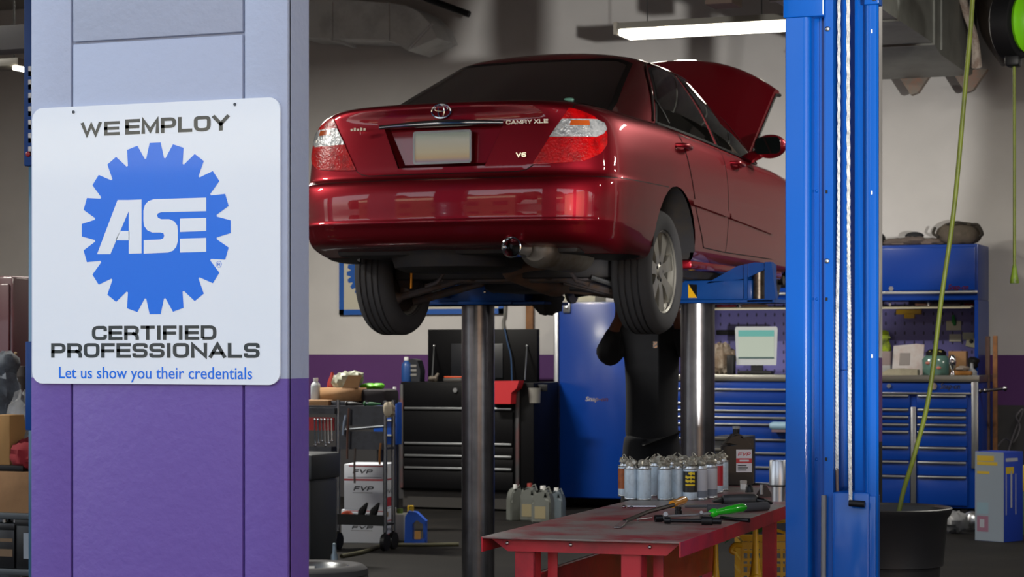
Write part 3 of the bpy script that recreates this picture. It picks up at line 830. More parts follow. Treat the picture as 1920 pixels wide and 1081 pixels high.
# bonnet standing open on its rear hinges
ang = math.radians(41)
def bon(u, v, dz=0):
    x = -.69 + 1.38 * u; q_ = abs(x) / .69
    L = 1.10 - .29 * q_ ** 2.2; s = v * L
    zl = .05 * (1 - q_ ** 2) + .05 * (1 - q_ ** 2) * math.sin(PI * v * .9) + dz - max(0, s - (L - .10)) ** 2 / .17
    x2 = x * (1 + .05 * v)
    return Vector((x2, 3.20 + s * math.cos(ang) - zl * math.sin(ang), 1.0 + s * math.sin(ang) + zl * math.cos(ang)))
bn = MB().grid(lambda u, v: bon(u, v), 24, 24)
bn.grid(lambda u, v: bon(u, v, -.03), 24, 24)
for v_ in (0, 1):
    for i in range(24): bn._f([bn.bm.verts.new(p) for p in (bon(i / 24, v_), bon((i + 1) / 24, v_), bon((i + 1) / 24, v_, -.03), bon(i / 24, v_, -.03))])
for u_ in (0, 1):
    for i in range(24): bn._f([bn.bm.verts.new(p) for p in (bon(u_, i / 24), bon(u_, (i + 1) / 24), bon(u_, (i + 1) / 24, -.03), bon(u_, i / 24, -.03))])
bmesh.ops.remove_doubles(bn.bm, verts=bn.bm.verts, dist=1e-4)
bonnet = bn.build('bonnet', M_paint, car)
MB().tube([bon(1, v / 10, -.035) for v in range(11)] , .012, n=6).build('edge_seal', M_dark, bonnet)
MB().cyl((.45, 3.3, .95), tuple(bon(.85, .55, -.03)), .009).build('prop_rod', M_steel, bonnet)
# front lamp seen at the very edge
for s_ in (1, -1):
    MB().ball((s_ * .70, 4.45, .66), .13, n=16, squash=(1, .9, .7)).build('head_lamp', M_clear, car)
# wheels
def wheel(x, y, z, s_):
    w = MB(); hw = .107; R0 = .328
    pr = [(.215, -hw * .72), (.222, -hw * .9), (.25, -hw), (.285, -hw * .99), (.308, -hw * .88), (.320, -hw * .72)]
    gx = [-.052, -.018, .018, .052]
    tread = [(R0 - .003, -hw * .60)]
    for g_ in gx: tread += [(R0, g_ - .0055), (R0 - .009, g_ - .004), (R0 - .009, g_ + .004), (R0, g_ + .0055)]
    tread.append((R0 - .003, hw * .60))
    pr = pr + tread + [(r, -h) for r, h in pr[::-1]]
    w.lathe(pr, (x, y, z), (1, 0, 0), n=64)
    ty = w.build('tyre', M_rubber, car, sharp=30)
    r = MB()
    r.lathe([(.218, -.09), (.224, -.088), (.222, -.078), (.205, -.07), (.195, -.02), (.19, .05), (.205, .065), (.216, .078), (.222, .086), (.216, .090), (.208, .082)], (x, y, z), (s_, 0, 0), n=48)
    n = 7
    for k in range(n):
        a = 2 * PI * k / n + .3; ca, sa = math.cos(a), math.sin(a)
        def sp_(u, v, h): return Vector((x + s_ * h, y + ca * u - sa * v, z + sa * u + ca * v))
        pl2 = [(.03, -.028), (.10, -.028), (.208, -.048), (.208, .048), (.10, .028), (.03, .028)]
        r.prism(pl2, lambda u, v: sp_(u, v, .072 - .008 * (u < .05)), lambda u, v: sp_(u, v, .035))
    r.lathe([(0, .074), (.03, .074), (.036, .068), (.062, .062), (.066, .03), (0, .03)], (x, y, z), (s_, 0, 0), n=28)
    rim = r.build('rim', mat('alloy', '#b9b7ae', .4, .6), ty)
    lg = MB()
    for k in range(5):
        a = 2 * PI * k / 5 + .1; lg.cyl((x + s_ * .05, y + .046 * math.cos(a), z + .046 * math.sin(a)), (x + s_ * .069, y + .046 * math.cos(a), z + .046 * math.sin(a)), .009, n=8)
    lg.build('wheel_nuts', M_dark, rim)
    dk = MB().lathe([(0, .0), (.14, .0), (.142, .012), (0, .012)], (x - s_ * .02, y, z), (s_, 0, 0), n=32).lathe([(0, -.06), (.195, -.062), (.2, -.04), (0, -.03)], (x, y, z), (s_, 0, 0), n=32)
    dk.build('brake_drum', mat('brake_iron', '#3b2f28', .6, .5), rim)
wheel(.735, 1.12, .232, 1); wheel(-.735, 1.12, .232, -1)
# the front wheels are off: bare hubs and brake discs
for s_ in (1, -1):
    MB().lathe([(0, 0), (.03, 0), (.03, -.03), (.07, -.035), (.07, -.06), (.138, -.06), (.138, -.082), (0, -.082)], (s_ * .76, 3.84, .27), (s_, 0, 0), n=36).build('brake_disc', mat('disc_iron', '#5a5552', .4, .8), car)
    MB().cyl((s_ * .66, 3.84, .27), (s_ * .58, 3.80, .72), .05, n=16).tube([(s_ * .66, 3.84, .2), (s_ * .35, 3.8, .24)], .03, n=10).build('front_strut', M_dark, car)
# underside
ub = MB()
ub.box(-.66, .66, .95, 2.85, .20, .30, bev=.02).box(-.62, .62, 4.1, 4.5, .24, .34, bev=.02).box(-.75, -.6, 1.55, 3.4, .22, .34, bev=.02).box(.6, .75, 1.55, 3.4, .22, .34, bev=.02)
ub.box(-.66, .66, .25, .97, .30, .42, bev=.02).box(-.82, .82, 1.6, 3.35, .30, .4)
ub.build('floor_pan', M_under, car)
MB().lathe([(0, .222), (.28, .225), (.33, .245), (.36, .34)], (-.12, .58, 0), n=40).build('spare_wheel_well', M_under, car)
MB().box(-.35, .30, 1.45, 2.0, .145, .24, bev=.04).build('fuel_tank', mat('tank', '#2d2c30', .45), car)
# sills seen below the doors
for s_ in (1, -1):
    MB().box(min(s_ * .70, s_ * .86), max(s_ * .70, s_ * .86), 1.50, 3.42, .262, .31, bev=.012).build('sill', M_paint, car)
M_susp = mat('suspension_iron', '#5f5b60', .5, .3, wear='#6a5648', wear_scale=18)
xm = MB().box(-.46, .46, 1.0, 1.12, .18, .27, bev=.03).build('subframe', M_susp, car)
for s_ in (1, -1):
    lk = MB().tube([(s_ * .22, 1.02, .22), (s_ * .66, 1.0, .105)], .02).ball((s_ * .66, .985, .105), .034, n=12).tube([(s_ * .24, 1.2, .19), (s_ * .66, 1.22, .09)], .022).ball((s_ * .22, 1.0, .22), .03, n=10)
    lk.tube([(s_ * .34, .96, .27), (s_ * .40, .95, .185), (s_ * .47, .95, .165)], .012)
    lk.build('lower_link', M_susp, car)
    MB().cyl((s_ * .66, 1.12, .12), (s_ * .60, 1.12, .55), .055, n=16).cyl((s_ * .69, 1.12, .232), (s_ * .60, 1.12, .232), .09, n=20).build('strut', M_susp, car)
    if s_ < 0: MB().cyl((s_ * .56, .955, .155), (s_ * .553, .955, .36), .011, n=8).build('link_rod', mat('orange_lit_rod', '#b98032', .3, .9), car)  # orange light on the link is put into its metal colour
ex = MB()
ex.lathe([(0, 0), (.055, .004), (.082, .03), (.088, .06), (.088, .50), (.082, .54), (.05, .56), (0, .565)], (.455, .19, .315), (.06, 1, -.02), n=32, sx=1.12)
exo = ex.build('muffler', mat('muffler_steel', '#8f8980', .45, .5, wear='#75695c', wear_scale=10), car)
tp = MB().lathe([(.044, .14), (.051, .0), (.053, -.004), (.049, -.006), (.044, .0), (.04, .13)], (.395, .035, .322), (.08, 1, 0), n=28)
tp.build('tail_pipe_tip', M_chrome, exo)
MB().lathe([(0, .125), (.043, .12), (.043, .1)], (.395, .035, .322), (.08, 1, 0), n=20).build('tail_pipe_bore', M_seam, exo)
MB().tube([(.39, .16, .32), (.40, .22, .31), (.44, .24, .30)], .035, n=12).build('tail_pipe', mat('pipe_steel', '#5a595c', .5, .4), exo)
MB().tube([(.47, .74, .30), (.40, .80, .28), (.15, .84, .262), (.04, .90, .240), (.08, 1.08, .205), (.12, 1.36, .16), (.14, 1.5, .165), (.15, 1.9, .16), (.1, 2.6, .15)], [.03, .03, .032, .045, .052, .048, .03, .03, .03], n=14, rn=40).build('exhaust_pipe', mat('rusty_pipe', '#8a6c5b', .6, .3, wear='#6b625c', wear_scale=6), exo)
MB().tube([(.50, .90, .20), (.74, .98, .12)], .014).ball((.74, .975, .118), .028, n=10).build('track_rod', M_steel, car)
MB().ball((-.24, 2.2, .11), .09, n=14, squash=(1, 1.2, .9), lump=.2, seed=3).build('engine_sump', M_under, car)
# ------------------------------------------------------------------ red steel bench
TZ = .85
M_red = mat('bench_red', '#b3202e', .42, coat=.15, wear='#8a1c28', wear_scale=5, bump=.1)
M_top = mat('bench_top', '#80262f', .42, wear='#7a716b', wear_scale=2.2, wear_lo=.42, wear_hi=.54, bump=.2)
pR = atZ(1276, 1015.5, TZ); pL = atZ(904, 1001.5, TZ)
hd_ = math.radians(3.6)
tbl = thing('workbench', (pR.x, pR.y, 0), 'red painted steel workbench with a worn top, tools and cans lying on it', 'workbench', rz=hd_)
TW = .607; TL = 2.78
# local frame: x to the left is negative, y away from the viewer
MB().box(-TW, 0, 0, TL, TZ - .006, TZ, bev=.002).build('tabletop', M_top, tbl)
lp = MB(); lp.box(-.004, .0005, 0, TL, TZ - .045, TZ - .001); lp.box(-TW - .0005, -TW + .004, 0, TL, TZ - .045, TZ - .001); lp.box(-TW, 0, TL - .004, TL, TZ - .045, TZ - .001)
lp.build('edge_lip', M_red, tbl)
rl = MB()
rl.prism([(-TW + .02, -.008), (-.010, -.008), (-.05, -.044), (-TW + .07, -.044)], lambda u, v: (u, .035, TZ + v), lambda u, v: (u, .041, TZ + v))
rl.box(-TW + .05, -.05, .035, .075, TZ - .012, TZ - .006)
rl.build('front_rail', M_red, tbl)
for (lx, ly) in ((-TW + .12, .05), (-.16, .05), (-.065, TL * .57), (-TW + .06, TL * .57), (-TW + .06, TL - .08)):
    lg = MB(); w_ = .062
    lg.box(lx - w_ / 2, lx + w_ / 2, ly, ly + .005, 0, TZ - .008).box(lx + w_ / 2 - .005, lx + w_ / 2, ly, ly + .06, 0, TZ - .008).box(lx + w_ / 2 + .012, lx + w_ / 2 + .042, ly + .09, ly + .095, 0, TZ - .05) if ly < .1 else lg.box(lx - .022, lx + .022, ly, ly + .044, 0, TZ - .008)
    lg.build('leg', M_red, tbl)
# lower shelf with a turned-up rim
sh = MB(); sz = .52
sh.box(-TW + .13, -.10, .16, .95, sz, sz + .006).box(-TW + .13, -TW + .136, .06, TL - .25, sz, .737).box(-TW + .13, -TW + .15, .06, TL - .25, .731, .737)
sh.build('lower_shelf', M_red, tbl)
for bx_ in (-.10, -.34, -TW + .07): MB().ball((bx_, .033, TZ - .02), .006, n=8).build('bolt', M_steel, tbl)

# ---- spray cans ----
M_can = mat('can_bare', '#c3d3de', .42, .15, wear='#aebcc6', wear_scale=30)
M_can_end = mat('can_end', '#b9bcbd', .3, .85)
M_crump = mat('crumpled_film', '#b9b5a6', .35, .3, wear='#7d7666', wear_scale=40)
def can(px, py, hpx, r, skin, label, kind=0, seed=0):
    p = atZ(px, py, TZ); h = .113
    t = thing('spray_can', (p.x, p.y, TZ), label, 'spray can', 'spray cans on the red bench', rz=random.uniform(0, 6))
    b = MB().lathe([(0, 0), (r * .93, 0), (r * .97, .003), (r * .97, .006), (r, .008), (r, h - .004), (r * .98, h)], n=28)
    mats_ = [skin]
    if kind == 3:
        b.m(1).lathe([(r * 1.004, .010), (r * 1.004, .034)], n=28); mats_.append(mat('can_grey_foot', '#6e7681', .4))
    if kind in (1, 2, 4):
        b.m(1).lathe([(r * 1.004, .030), (r * 1.004, h - .006)], n=28)
        mats_.append({1: mat('can_orange', '#a4531f', .4, wear='#6f3a1c', wear_scale=20), 2: mat('can_black', '#191a17', .4), 4: mat('can_red', '#b8202c', .4)}[kind])
        b.m(0).lathe([(r * 1.006, .010), (r * 1.006, .030)], n=28)
    b.build('can_body', mats_, t)
    MB().lathe([(r * .98, h), (r * 1.03, h + .003), (r * 1.0, h + .006), (r * .8, h + .004), (r * .72, h + .012), (r * .45, h + .016), (0, h + .014)], n=24).build('can_dome', M_can_end, t)
    MB().lathe([(r * .97, .0), (r * 1.03, .002), (r * 1.03, .006), (r * .99, .008)], n=24).build('can_rim', M_can_end, t)
    cw = MB().ball((0, 0, h + .022), r * .88, n=14, squash=(1, .85, .62), lump=.34, seed=seed)
    rr = random.Random(seed)
    a = rr.random() * 6; cx_, cy_ = .35 * r * math.cos(a), .35 * r * math.sin(a)
    cw.tube([(cx_ + .012 * math.cos(q * PI / 6), cy_ + .006 * math.sin(q * PI / 6), h + .036 + .010 * math.cos(q * PI / 6)) for q in range(13)], .0016, n=5)
    cw.build('torn_top', M_crump, t)
    if kind == 2:
        lb = MB()
        fn_ = lambda x, z: (r * 1.012 * math.sin(x / r), -r * 1.012 * math.cos(x / r), z)
        for k in range(3):
            for i in range(6):
                xa2, xb2 = -.02 + i * .0062, -.02 + (i + 1) * .0062
                z0, z1 = .068 + k * .014 - (.002 if i % 2 else 0), .078 + k * .014 - (.003 if i % 3 else 0)
                if k == 2 and i < 2: continue
                lb._f([lb.bm.verts.new(fn_(*q_)) for q_ in ((xa2, z0), (xb2, z0), (xb2, z1), (xa2, z1))])
        for i in range(6): lb._f([lb.bm.verts.new(fn_(*q_)) for q_ in ((-.02 + i * .0062, .054), (-.0138 + i * .0062, .054), (-.0138 + i * .0062, .060), (-.02 + i * .0062, .060))])
        o = lb.build('label_print', mat('label_yellow', '#e3c514', .4), t); 
        t.rotation_euler.z = .35
    return t
CANS = [ # back row first: x, y of the foot in the photo
 (1172, 930, 'can', 1, 'spray can with an orange label at the left end of the can cluster'),
 (1228, 930, 'can', 0, 'bare grey spray can in the back row behind the second and third front cans'),
 (1236, 927, 'can', 1, 'spray can with a dark orange label peeping between the grey cans in the back row'),
 (1259, 926, 'can', 0, 'bare spray can in the back row between the third and fourth front cans'),
 (1281, 927, 'can', 0, 'bare spray can in the back row directly behind the black and yellow can'),
 (1304, 926, 'can', 0, 'bare spray can in the back row behind the pale grey-footed cans'),
 (1326, 925, 'can', 0, 'bare spray can in the back row behind the rightmost front can'),
 (1343, 924, 'can', 4, 'spray can with a red and white label at the right end of the cluster'),
 (1353, 919, 'can', 0, 'grey spray can last in the cluster, touching the black oil bottle'),
 (1184, 936, 'can', 0, 'slim bare grey spray can first in the front row from the left'),
 (1208, 937, 'can', 0, 'bare grey spray can second in the front row from the left'),
 (1246, 937, 'can', 0, 'bare grey spray can third in the front row from the left'),
 (1271, 936, 'can', 0, 'bare grey spray can fourth in the front row, left of the black and yellow one'),
 (1294, 937, 'can', 2, 'black and yellow labelled spray can in the middle of the front row'),
 (1313, 936, 'can', 3, 'pale spray can with a grey foot just right of the black and yellow can'),
 (1332, 933, 'can', 3, 'white spray can with a grey foot at the right end of the front row'),
]
for i, (x, y, _, k, lb) in enumerate(CANS):
    can(x, y, 57, .0262 if k != 3 else .0265, M_can if k != 3 else mat('can_white', '#b9bcc2', .4), lb, k, i + 11)

# ---- oil bottle behind the cans ----
def pbox(name, p, mats_, **k): pass
p = atZ(1384, 909, TZ)
bo = thing('oil_bottle', (p.x, p.y, TZ), 'tall black plastic oil bottle with a red and white label behind the spray cans', 'bottle', rz=.40)
b = MB()
b.prism([(-.068, 0), (.058, 0), (.06, .005), (.06, .15), (.052, .170), (.028, .196), (.004, .212), (-.020, .212), (-.030, .205), (-.068, .165)][::-1], lambda u, v: (u, -.033, v), lambda u, v: (u, .033, v))
bmesh.ops.bevel(b.bm, geom=b.bm.edges[:], offset=.004, segments=2, affect='EDGES')
b.prism([(.062, .12), (.062, .19), (.035, .20), (.03, .185), (.045, .17), (.048, .12)], lambda u, v: (u, -.012, v), lambda u, v: (u, .012, v))
b.build('bottle_body', M_black, bo)
MB().cyl((-.008, 0, .21), (-.008, 0, .238), .014, n=16).build('neck', M_dark, bo)
MB().cyl((-.008, 0, .231), (-.008, 0, .242), .0155, n=16).build('bottle_cap', mat('cap_grey', '#8d8f90', .4), bo)
lbm = MB()
def lbq(x0, x1, z0, z1, mi, d=.0335):
    lbm.m(mi); lbm._f([lbm.bm.verts.new(q_) for q_ in ((x0, -d, z0), (x1, -d, z0), (x1, -d, z1), (x0, -d, z1))], False)
lbq(-.012, .052, .055, .148, 0); lbq(-.012, .052, .092, .112, 1, .0337); lbm.m(1)
lettering(lbm, 'FVP', -.005, .045, .122, .014, lambda x, z: (x, -.0338, z), slant=.25); lbm.m(0)
lbq(.002, .04, .099, .106, 0, .0341); lbm.m(2)
for k in range(3): lbq(-.006, .03 + .006 * (k % 2), .062 + k * .009, .066 + k * .009, 2, .0338)
lbm.build('bottle_label', [mat('label_white', '#c9c6ca', .4), mat('label_red', '#b51f2c', .4), M_dark], bo)
# small white jar by the bottle
p = atZ(1394, 917, TZ)
jar = thing('plastic_cup', (p.x, p.y, TZ), 'small white plastic cup in front of the black oil bottle', 'cup')
MB().lathe([(0, 0), (.0115, 0), (.012, .003), (.013, .022), (.0128, .024)], n=20).build('cup_body', M_white, jar)
MB().lathe([(.0136, .022), (.0138, .034), (.0125, .036), (0, .036)], n=20).build('cup_lid', mat('cup_lid', '#a9a29c', .4), jar)
# ---- hand tools ----
def tz(px, py, h=0): return atZ(px, py, TZ + h) if False else atD(px, py, 1) * 0 + (lambda q_: q_)(atZ(px, py, TZ + h))
M_tool = mat('tool_black', '#17171a', .38, .5); M_ts = mat('tool_steel', '#8d8f92', .55, .6)
# pry bar: flat bent blade, dark shaft, amber handle resting on a socket
prb = thing('pry_bar', tz(1165, 990), 'long dark pry bar with an amber handle and bent flat tip', 'pry bar')
a0 = tz(1158, 989, .002); a1 = tz(1171, 977, .008); a2 = tz(1215, 959, .024); a3 = tz(1263, 946, .038)
w_ = Vector((math.cos(PSI), math.sin(PSI), 0))
bd_ = MB().prism([(-.011, 0), (.011, 0), (.009, 1), (-.007, 1)], lambda u, v: a0.lerp(a1, v) + w_ * u, lambda u, v: a0.lerp(a1, v) + w_ * u + Vector((0, 0, .003)))
bd_.build('blade', M_alu, prb, world=True)
MB().tube([a1, a1.lerp(a2, .3) , a2, a3], [.0075, .0072, .007, .0072], n=8).build('shaft', mat('shaft_brown', '#2c2421', .4, .6), prb, world=True)
hd0 = tz(1260, 945, .036); hd1 = tz(1284, 936, .046)
MB().tube([hd0, hd0.lerp(hd1, .12), hd0.lerp(hd1, .3), hd0.lerp(hd1, .8), hd1], [.013, .0145, .0125, .015, .012], n=12).build('handle', mat('amber_handle', '#d08a1e', .25, coat=.6), prb, world=True)
# green handled ratchet
rt = thing('ratchet', tz(1331, 973), 'chrome ratchet with a bright green plastic handle', 'ratchet')
g0 = tz(1331, 962, .022); g1 = tz(1397, 950, .036)
MB().tube([g0, g0.lerp(g1, .06), g0.lerp(g1, .13), g0.lerp(g1, .2), g0.lerp(g1, .55), g0.lerp(g1, .9), g1], [.009, .0145, .0145, .0105, .014, .0155, .010], n=16).build('handle', mat('green_handle', '#1fbf1c', .25, coat=.6), rt, world=True)
s0 = tz(1252, 967, .022)
MB().tube([s0, tz(1300, 965, .022), g0], [.0045, .0042, .006], n=10).cyl(tz(1248, 972, .012), tz(1248, 963, .032) , .0075).build('shaft', M_ts, rt, world=True)
MB().cyl(tz(1315, 970, .0), tz(1315, 960, .03), .0055).build('joint', M_ts, rt, world=True)
# impact extension lying in front
xt = thing('socket_extension', tz(1300, 977), 'black socket extension bar with large sockets, lying in front of the green ratchet', 'socket extension')
e0 = tz(1246, 975, .012); e1 = tz(1316, 976, .012)
MB().tube([e0, e0.lerp(e1, .16), e0.lerp(e1, .17), e1], [.0105, .0105, .0065, .0065], n=14).build('bar', M_tool, xt, world=True)
MB().cyl(e1, e1 + (e1 - e0).normalized() * .034, .0145, n=20).build('socket', M_dark, xt, world=True)
MB().cyl(e1 + (e1 - e0).normalized() * .034, e1 + (e1 - e0).normalized() * .062, .0095, n=16).build('drive_end', M_tool, xt, world=True)
# sockets
def socket(px, py, h, r, label, lie=None):
    q_ = tz(px, py); t = thing('impact_socket', q_, label, 'socket')
    if lie is None: MB().lathe([(0, 0), (r, 0), (r, h * .6), (r * .85, h * .65), (r * .85, h), (r * .5, h), (r * .5, h * .7), (0, h * .7)], n=24).build('socket_body', M_tool, t)
    else:
        d = Vector(lie).normalized(); c = Vector((0, 0, r))
        MB().lathe([(0, 0.01), (r * .55, .008), (r * .6, 0), (r, 0), (r, h * .6), (r * .8, h * .66), (r * .8, h), (0, h)], c, d, n=24).build('socket_body', M_tool, t)
    return t
socket(1272, 966, .030, .0125, 'black socket standing upright under the pry bar handle')
socket(1228, 978, .040, .0115, 'open-ended black socket lying left of the extension bar', lie=(w_.x + .25, w_.y + .4, 0))
# small chrome bits behind
cw = thing('combination_wrench', tz(1200, 950), 'thin chrome wrench lying in front of the spray cans', 'wrench')
MB().tube([tz(1176, 949, .005), tz(1230, 949, .005)], [.0035, .0035], n=8).ball(tz(1170, 949, .006), .008, n=12, squash=(1, 1, .7)).ball(tz(1184, 950, .005), .007, n=10, squash=(1, 1, .6)).build('wrench_body', M_chrome, cw, world=True)
ex_ = thing('extension_bar', tz(1300, 950), 'long thin steel bar lying behind the pry bar handle', 'bar')
MB().tube([tz(1284, 949, .005), tz(1340, 948, .005)], .0045, n=8).build('bar', M_steel, ex_, world=True)
bt = thing('driver_bit', tz(1195, 976), 'thin steel screwdriver shaft with a ball tip beside the pry bar', 'screwdriver bit')
MB().tube([tz(1196, 973, .005), tz(1222, 970, .006)], .0025, n=8).ball(tz(1196, 973, .006), .005, n=10).build('bit_shaft', M_steel, bt, world=True)
pn = thing('pin_punch', tz(1370, 976), 'black pin punch lying right of the green ratchet', 'punch')
MB().tube([tz(1352, 970, .006), tz(1388, 974, .006), tz(1405, 975, .006)], [.006, .0055, .007], n=10).build('punch_body', M_tool, pn, world=True)
# air tool and hose
at_ = thing('air_tool', tz(1390, 944), 'dark grey air drill lying behind the green ratchet', 'air tool')
t0 = tz(1336, 939, .02); t1 = tz(1352, 937, .02); t2 = tz(1416, 936, .024); t3 = tz(1432, 938, .022)
MB().tube([t0, t0.lerp(t1, .4), t1, t1.lerp(t2, .1), t1.lerp(t2, .5), t2, t2.lerp(t3, .3)], [.004, .008, .012, .019, .0215, .0205, .012], n=16).build('tool_body', mat('tool_grey', '#2f3031', .5, wear='#3d3c3a', wear_scale=12), at_, world=True)
MB().tube([t2, t3, tz(1446, 942, .012)], [.010, .009, .007], n=10).build('tool_grip', M_tool, at_, world=True)
MB().cyl(tz(1428, 926, .03), tz(1428, 908, .065) , .006, n=12).build('air_inlet', M_alu, at_, world=True)
ft = thing('foam_tube', tz(1380, 952), 'short black rubber tube lying between the air drill and the green handle', 'tube')
MB().tube([tz(1326, 953, .015), tz(1360, 953, .015), tz(1438, 948, .015)], [.0145, .0155, .0155], n=16).build('tube_body', M_rubber, ft, world=True)
gb = thing('gear_puller', tz(1430, 930), 'dark metal bracket standing at the far right of the bench behind the air drill', 'bracket')
MB().prism([(-.03, 0), (.035, 0), (.012, .042), (-.008, .042)], lambda u, v: tz(1432, 931) + w_ * u + Vector((0, .0, v)), lambda u, v: tz(1432, 931) + w_ * u + Vector((-.01, .03, v))).build('bracket_body', mat('bracket_metal', '#3d3634', .5, .5), gb, world=True)
ob_ = thing('rubber_mount', tz(1405, 921), 'small dark conical rubber mount right of the white cup', 'rubber mount')
MB().lathe([(0, 0), (.016, 0), (.014, .02), (.007, .03), (0, .031)], tz(1405, 922), n=18).build('mount_body', M_tool, ob_, world=True)
# chrome canister in its ring at the corner
p = atZ(1459, 939, TZ)
cs = thing('chrome_canister', p, 'shiny chrome canister at the right corner of the bench beside the blue post', 'canister')
MB().lathe([(0, 0), (.0245, 0), (.0245, .058), (.033, .060), (.033, .148), (.0315, .150), (.0305, .148), (.0305, .10), (0, .10)], n=36).build('canister_body', M_steel, cs)
MB().tube([(.036 * math.cos(2 * PI * k / 24), .036 * math.sin(2 * PI * k / 24), .058) for k in range(25)], .003, n=6).build('ring', M_dark, cs)

# ---- below the bench: funnels and a yellow crate with green rags ----
M_fun = mat('funnel_yellow', '#d9a911', .35)
def funnel(px, py_tip, D, label):
    q_ = atD(px, py_tip, D); t = thing('funnel', (q_.x, q_.y, 0), label, 'funnel', 'yellow funnels by the bench')
    z = q_.z
    MB().lathe([(.0095, z), (.012, z - .12), (.017, z - .17), (.02, z - .19), (.022, z - .2), (.045, z - .36), (.105, z - .48), (.108, z - .5), (.103, z - .5)], n=28).build('funnel_cone', M_fun, t)
    rg = MB()
    for k in range(9): rg.lathe([(.0195 + .0025 * k, z - .19 - .012 * k), (.022 + .0025 * k, z - .194 - .012 * k), (.0205 + .0025 * k, z - .198 - .012 * k)], n=24)
    rg.build('ribs', M_fun, t)
    MB().lathe([(.1, 0), (.11, .004), (.11, z - .5), (.1, z - .49)], n=28).build('drip_tray', M_dark, t)
    return t
funnel(1342, 1008, 8.75, 'upside down yellow funnel left of the yellow crate')
funnel(1416.5, 978, 8.2, 'upside down yellow funnel standing in front of the yellow crate')
cD = 8.9
cp = atD(1392, 1022, cD); crx = cp.x; cry = cp.y; crz = cp.z
M_cr = mat('crate_yellow', '#c59a1c', .45)
crt = thing('plastic_crate', (crx, cry, 0), 'yellow open-grid plastic crate standing under the bench end', 'crate', rz=.35)
cb_ = MB(); CWD, CDP, CB = .42, .36, crz - .40
for k in range(9):
    x = CWD * k / 8; cb_.box(x - .005, x + .005, -.004, .004, CB, crz); cb_.box(x - .005, x + .005, CDP - .004, CDP + .004, CB, crz)
for k in range(7):
    y = CDP * k / 6; cb_.box(-.004, .004, y - .005, y + .005, CB, crz); cb_.box(CWD - .004, CWD + .004, y - .005, y + .005, CB, crz)
for k in range(8):
    z = CB + (crz - CB) * k / 7; h_ = .006 if k < 7 else .014
    cb_.box(-.005, CWD, -.006, .006, z - h_, z + h_); cb_.box(-.005, CWD, CDP - .006, CDP + .006, z - h_, z + h_); cb_.box(-.006, .006, 0, CDP, z - h_, z + h_); cb_.box(CWD - .006, CWD + .006, 0, CDP, z - h_, z + h_)
cb_.box(0, CWD, 0, CDP, CB - .01, CB)
cb_.build('crate_body', M_cr, crt)
MB().tube([(.0, 0, crz), (-.03, -.0, crz + .002), (-.045, 0, crz - .02), (-.03, 0, crz - .03)], .011, n=8, rn=12).build('hook', M_cr, crt)
MB().tube([(.10, -.01, crz - .01), (.10, -.01, crz + .075), (.13, -.01, crz + .10), (.40, -.01, crz + .115)], .011, n=8).tube([(.11, -.01, crz + .07), (.24, -.01, crz + .03)], .007, n=6).build('handle', M_cr, crt)
MB().box(.05, .37, .05, .31, 0, CB - .01, bev=.01).build('crate_foot', M_dark, crt)
gr = thing('rag', atD(1400, 1005, cD), 'crumpled green cloth spilling over the yellow crate', 'rag')
gm = MB()
o_ = Vector((crx, cry, crz))
gm.grid(lambda u, v: o_ + Vector((-.07 + .42 * u + .03 * math.sin(9 * v), -.02 + .34 * v, .020 + .03 * u + .085 * math.sin(PI * min(1, u * .8 + .3)) * (.45 + .55 * math.sin(PI * v)) + .014 * math.sin(26 * u + 8 * v) + .10 * u - .05 * max(0, .3 - u) * 3)), 40, 24)
gm.build('rag_cloth', mat('rag_green', '#2f7a55', .9, wear='#245c44', wear_scale=14), gr, world=True)

# ---- black bin with the hose in it ----
bn0 = atD(1667, 949, 10.0)
bin_ = thing('trash_can', (bn0.x, bn0.y, 0), 'large black round rubbish bin on the floor right of the blue post', 'bin')
RB = .272; zb_ = bn0.z
M_bin = mat('bin_plastic', '#222225', .48, bump=.12, bump_scale=14)
MB().lathe([(0, .02), (.20, .02), (.205, 0), (.21, .02), (RB - .045, zb_ - .265), (RB - .03, zb_ - .26), (RB - .03, zb_ - .25), (RB - .012, zb_ - .05), (RB + .004, zb_ - .03), (RB + .01, zb_ - .004), (RB + .002, zb_), (RB - .016, zb_ - .01), (RB - .03, zb_ - .06), (.2, .05), (0, .05)], n=56).build('bin_body', M_bin, bin_)
MB().tube([(.09, -.19, zb_ - .40), (.10, -.235, zb_ - .36), (.17, -.185, zb_ - .36), (.165, -.14, zb_ - .40)], .014, n=8).build('bin_handle', M_bin, bin_)
M_hose = mat('air_hose', '#6b7720', .5, wear='#565f1a', wear_scale=8)
hz = thing('air_hose', atD(1688, 1000, 10.0), 'yellow-green air hose hanging from above into the black bin', 'hose')
h0_ = atD(1829, -250, 9.8); h0_.z = ZC - .02
MB().tube([h0_, atD(1827, -150, 9.8), atD(1822, 20, 9.8), atD(1810, 160, 9.8), atD(1790, 380, 9.82), atD(1765, 560, 9.86), atD(1742, 740, 9.9), atD(1715, 850, 9.95), atD(1694, 920, 10.0), atD(1680, 985, 10.0)], .0105, n=10, rn=60).build('hose_tube', M_hose, hz, world=True)
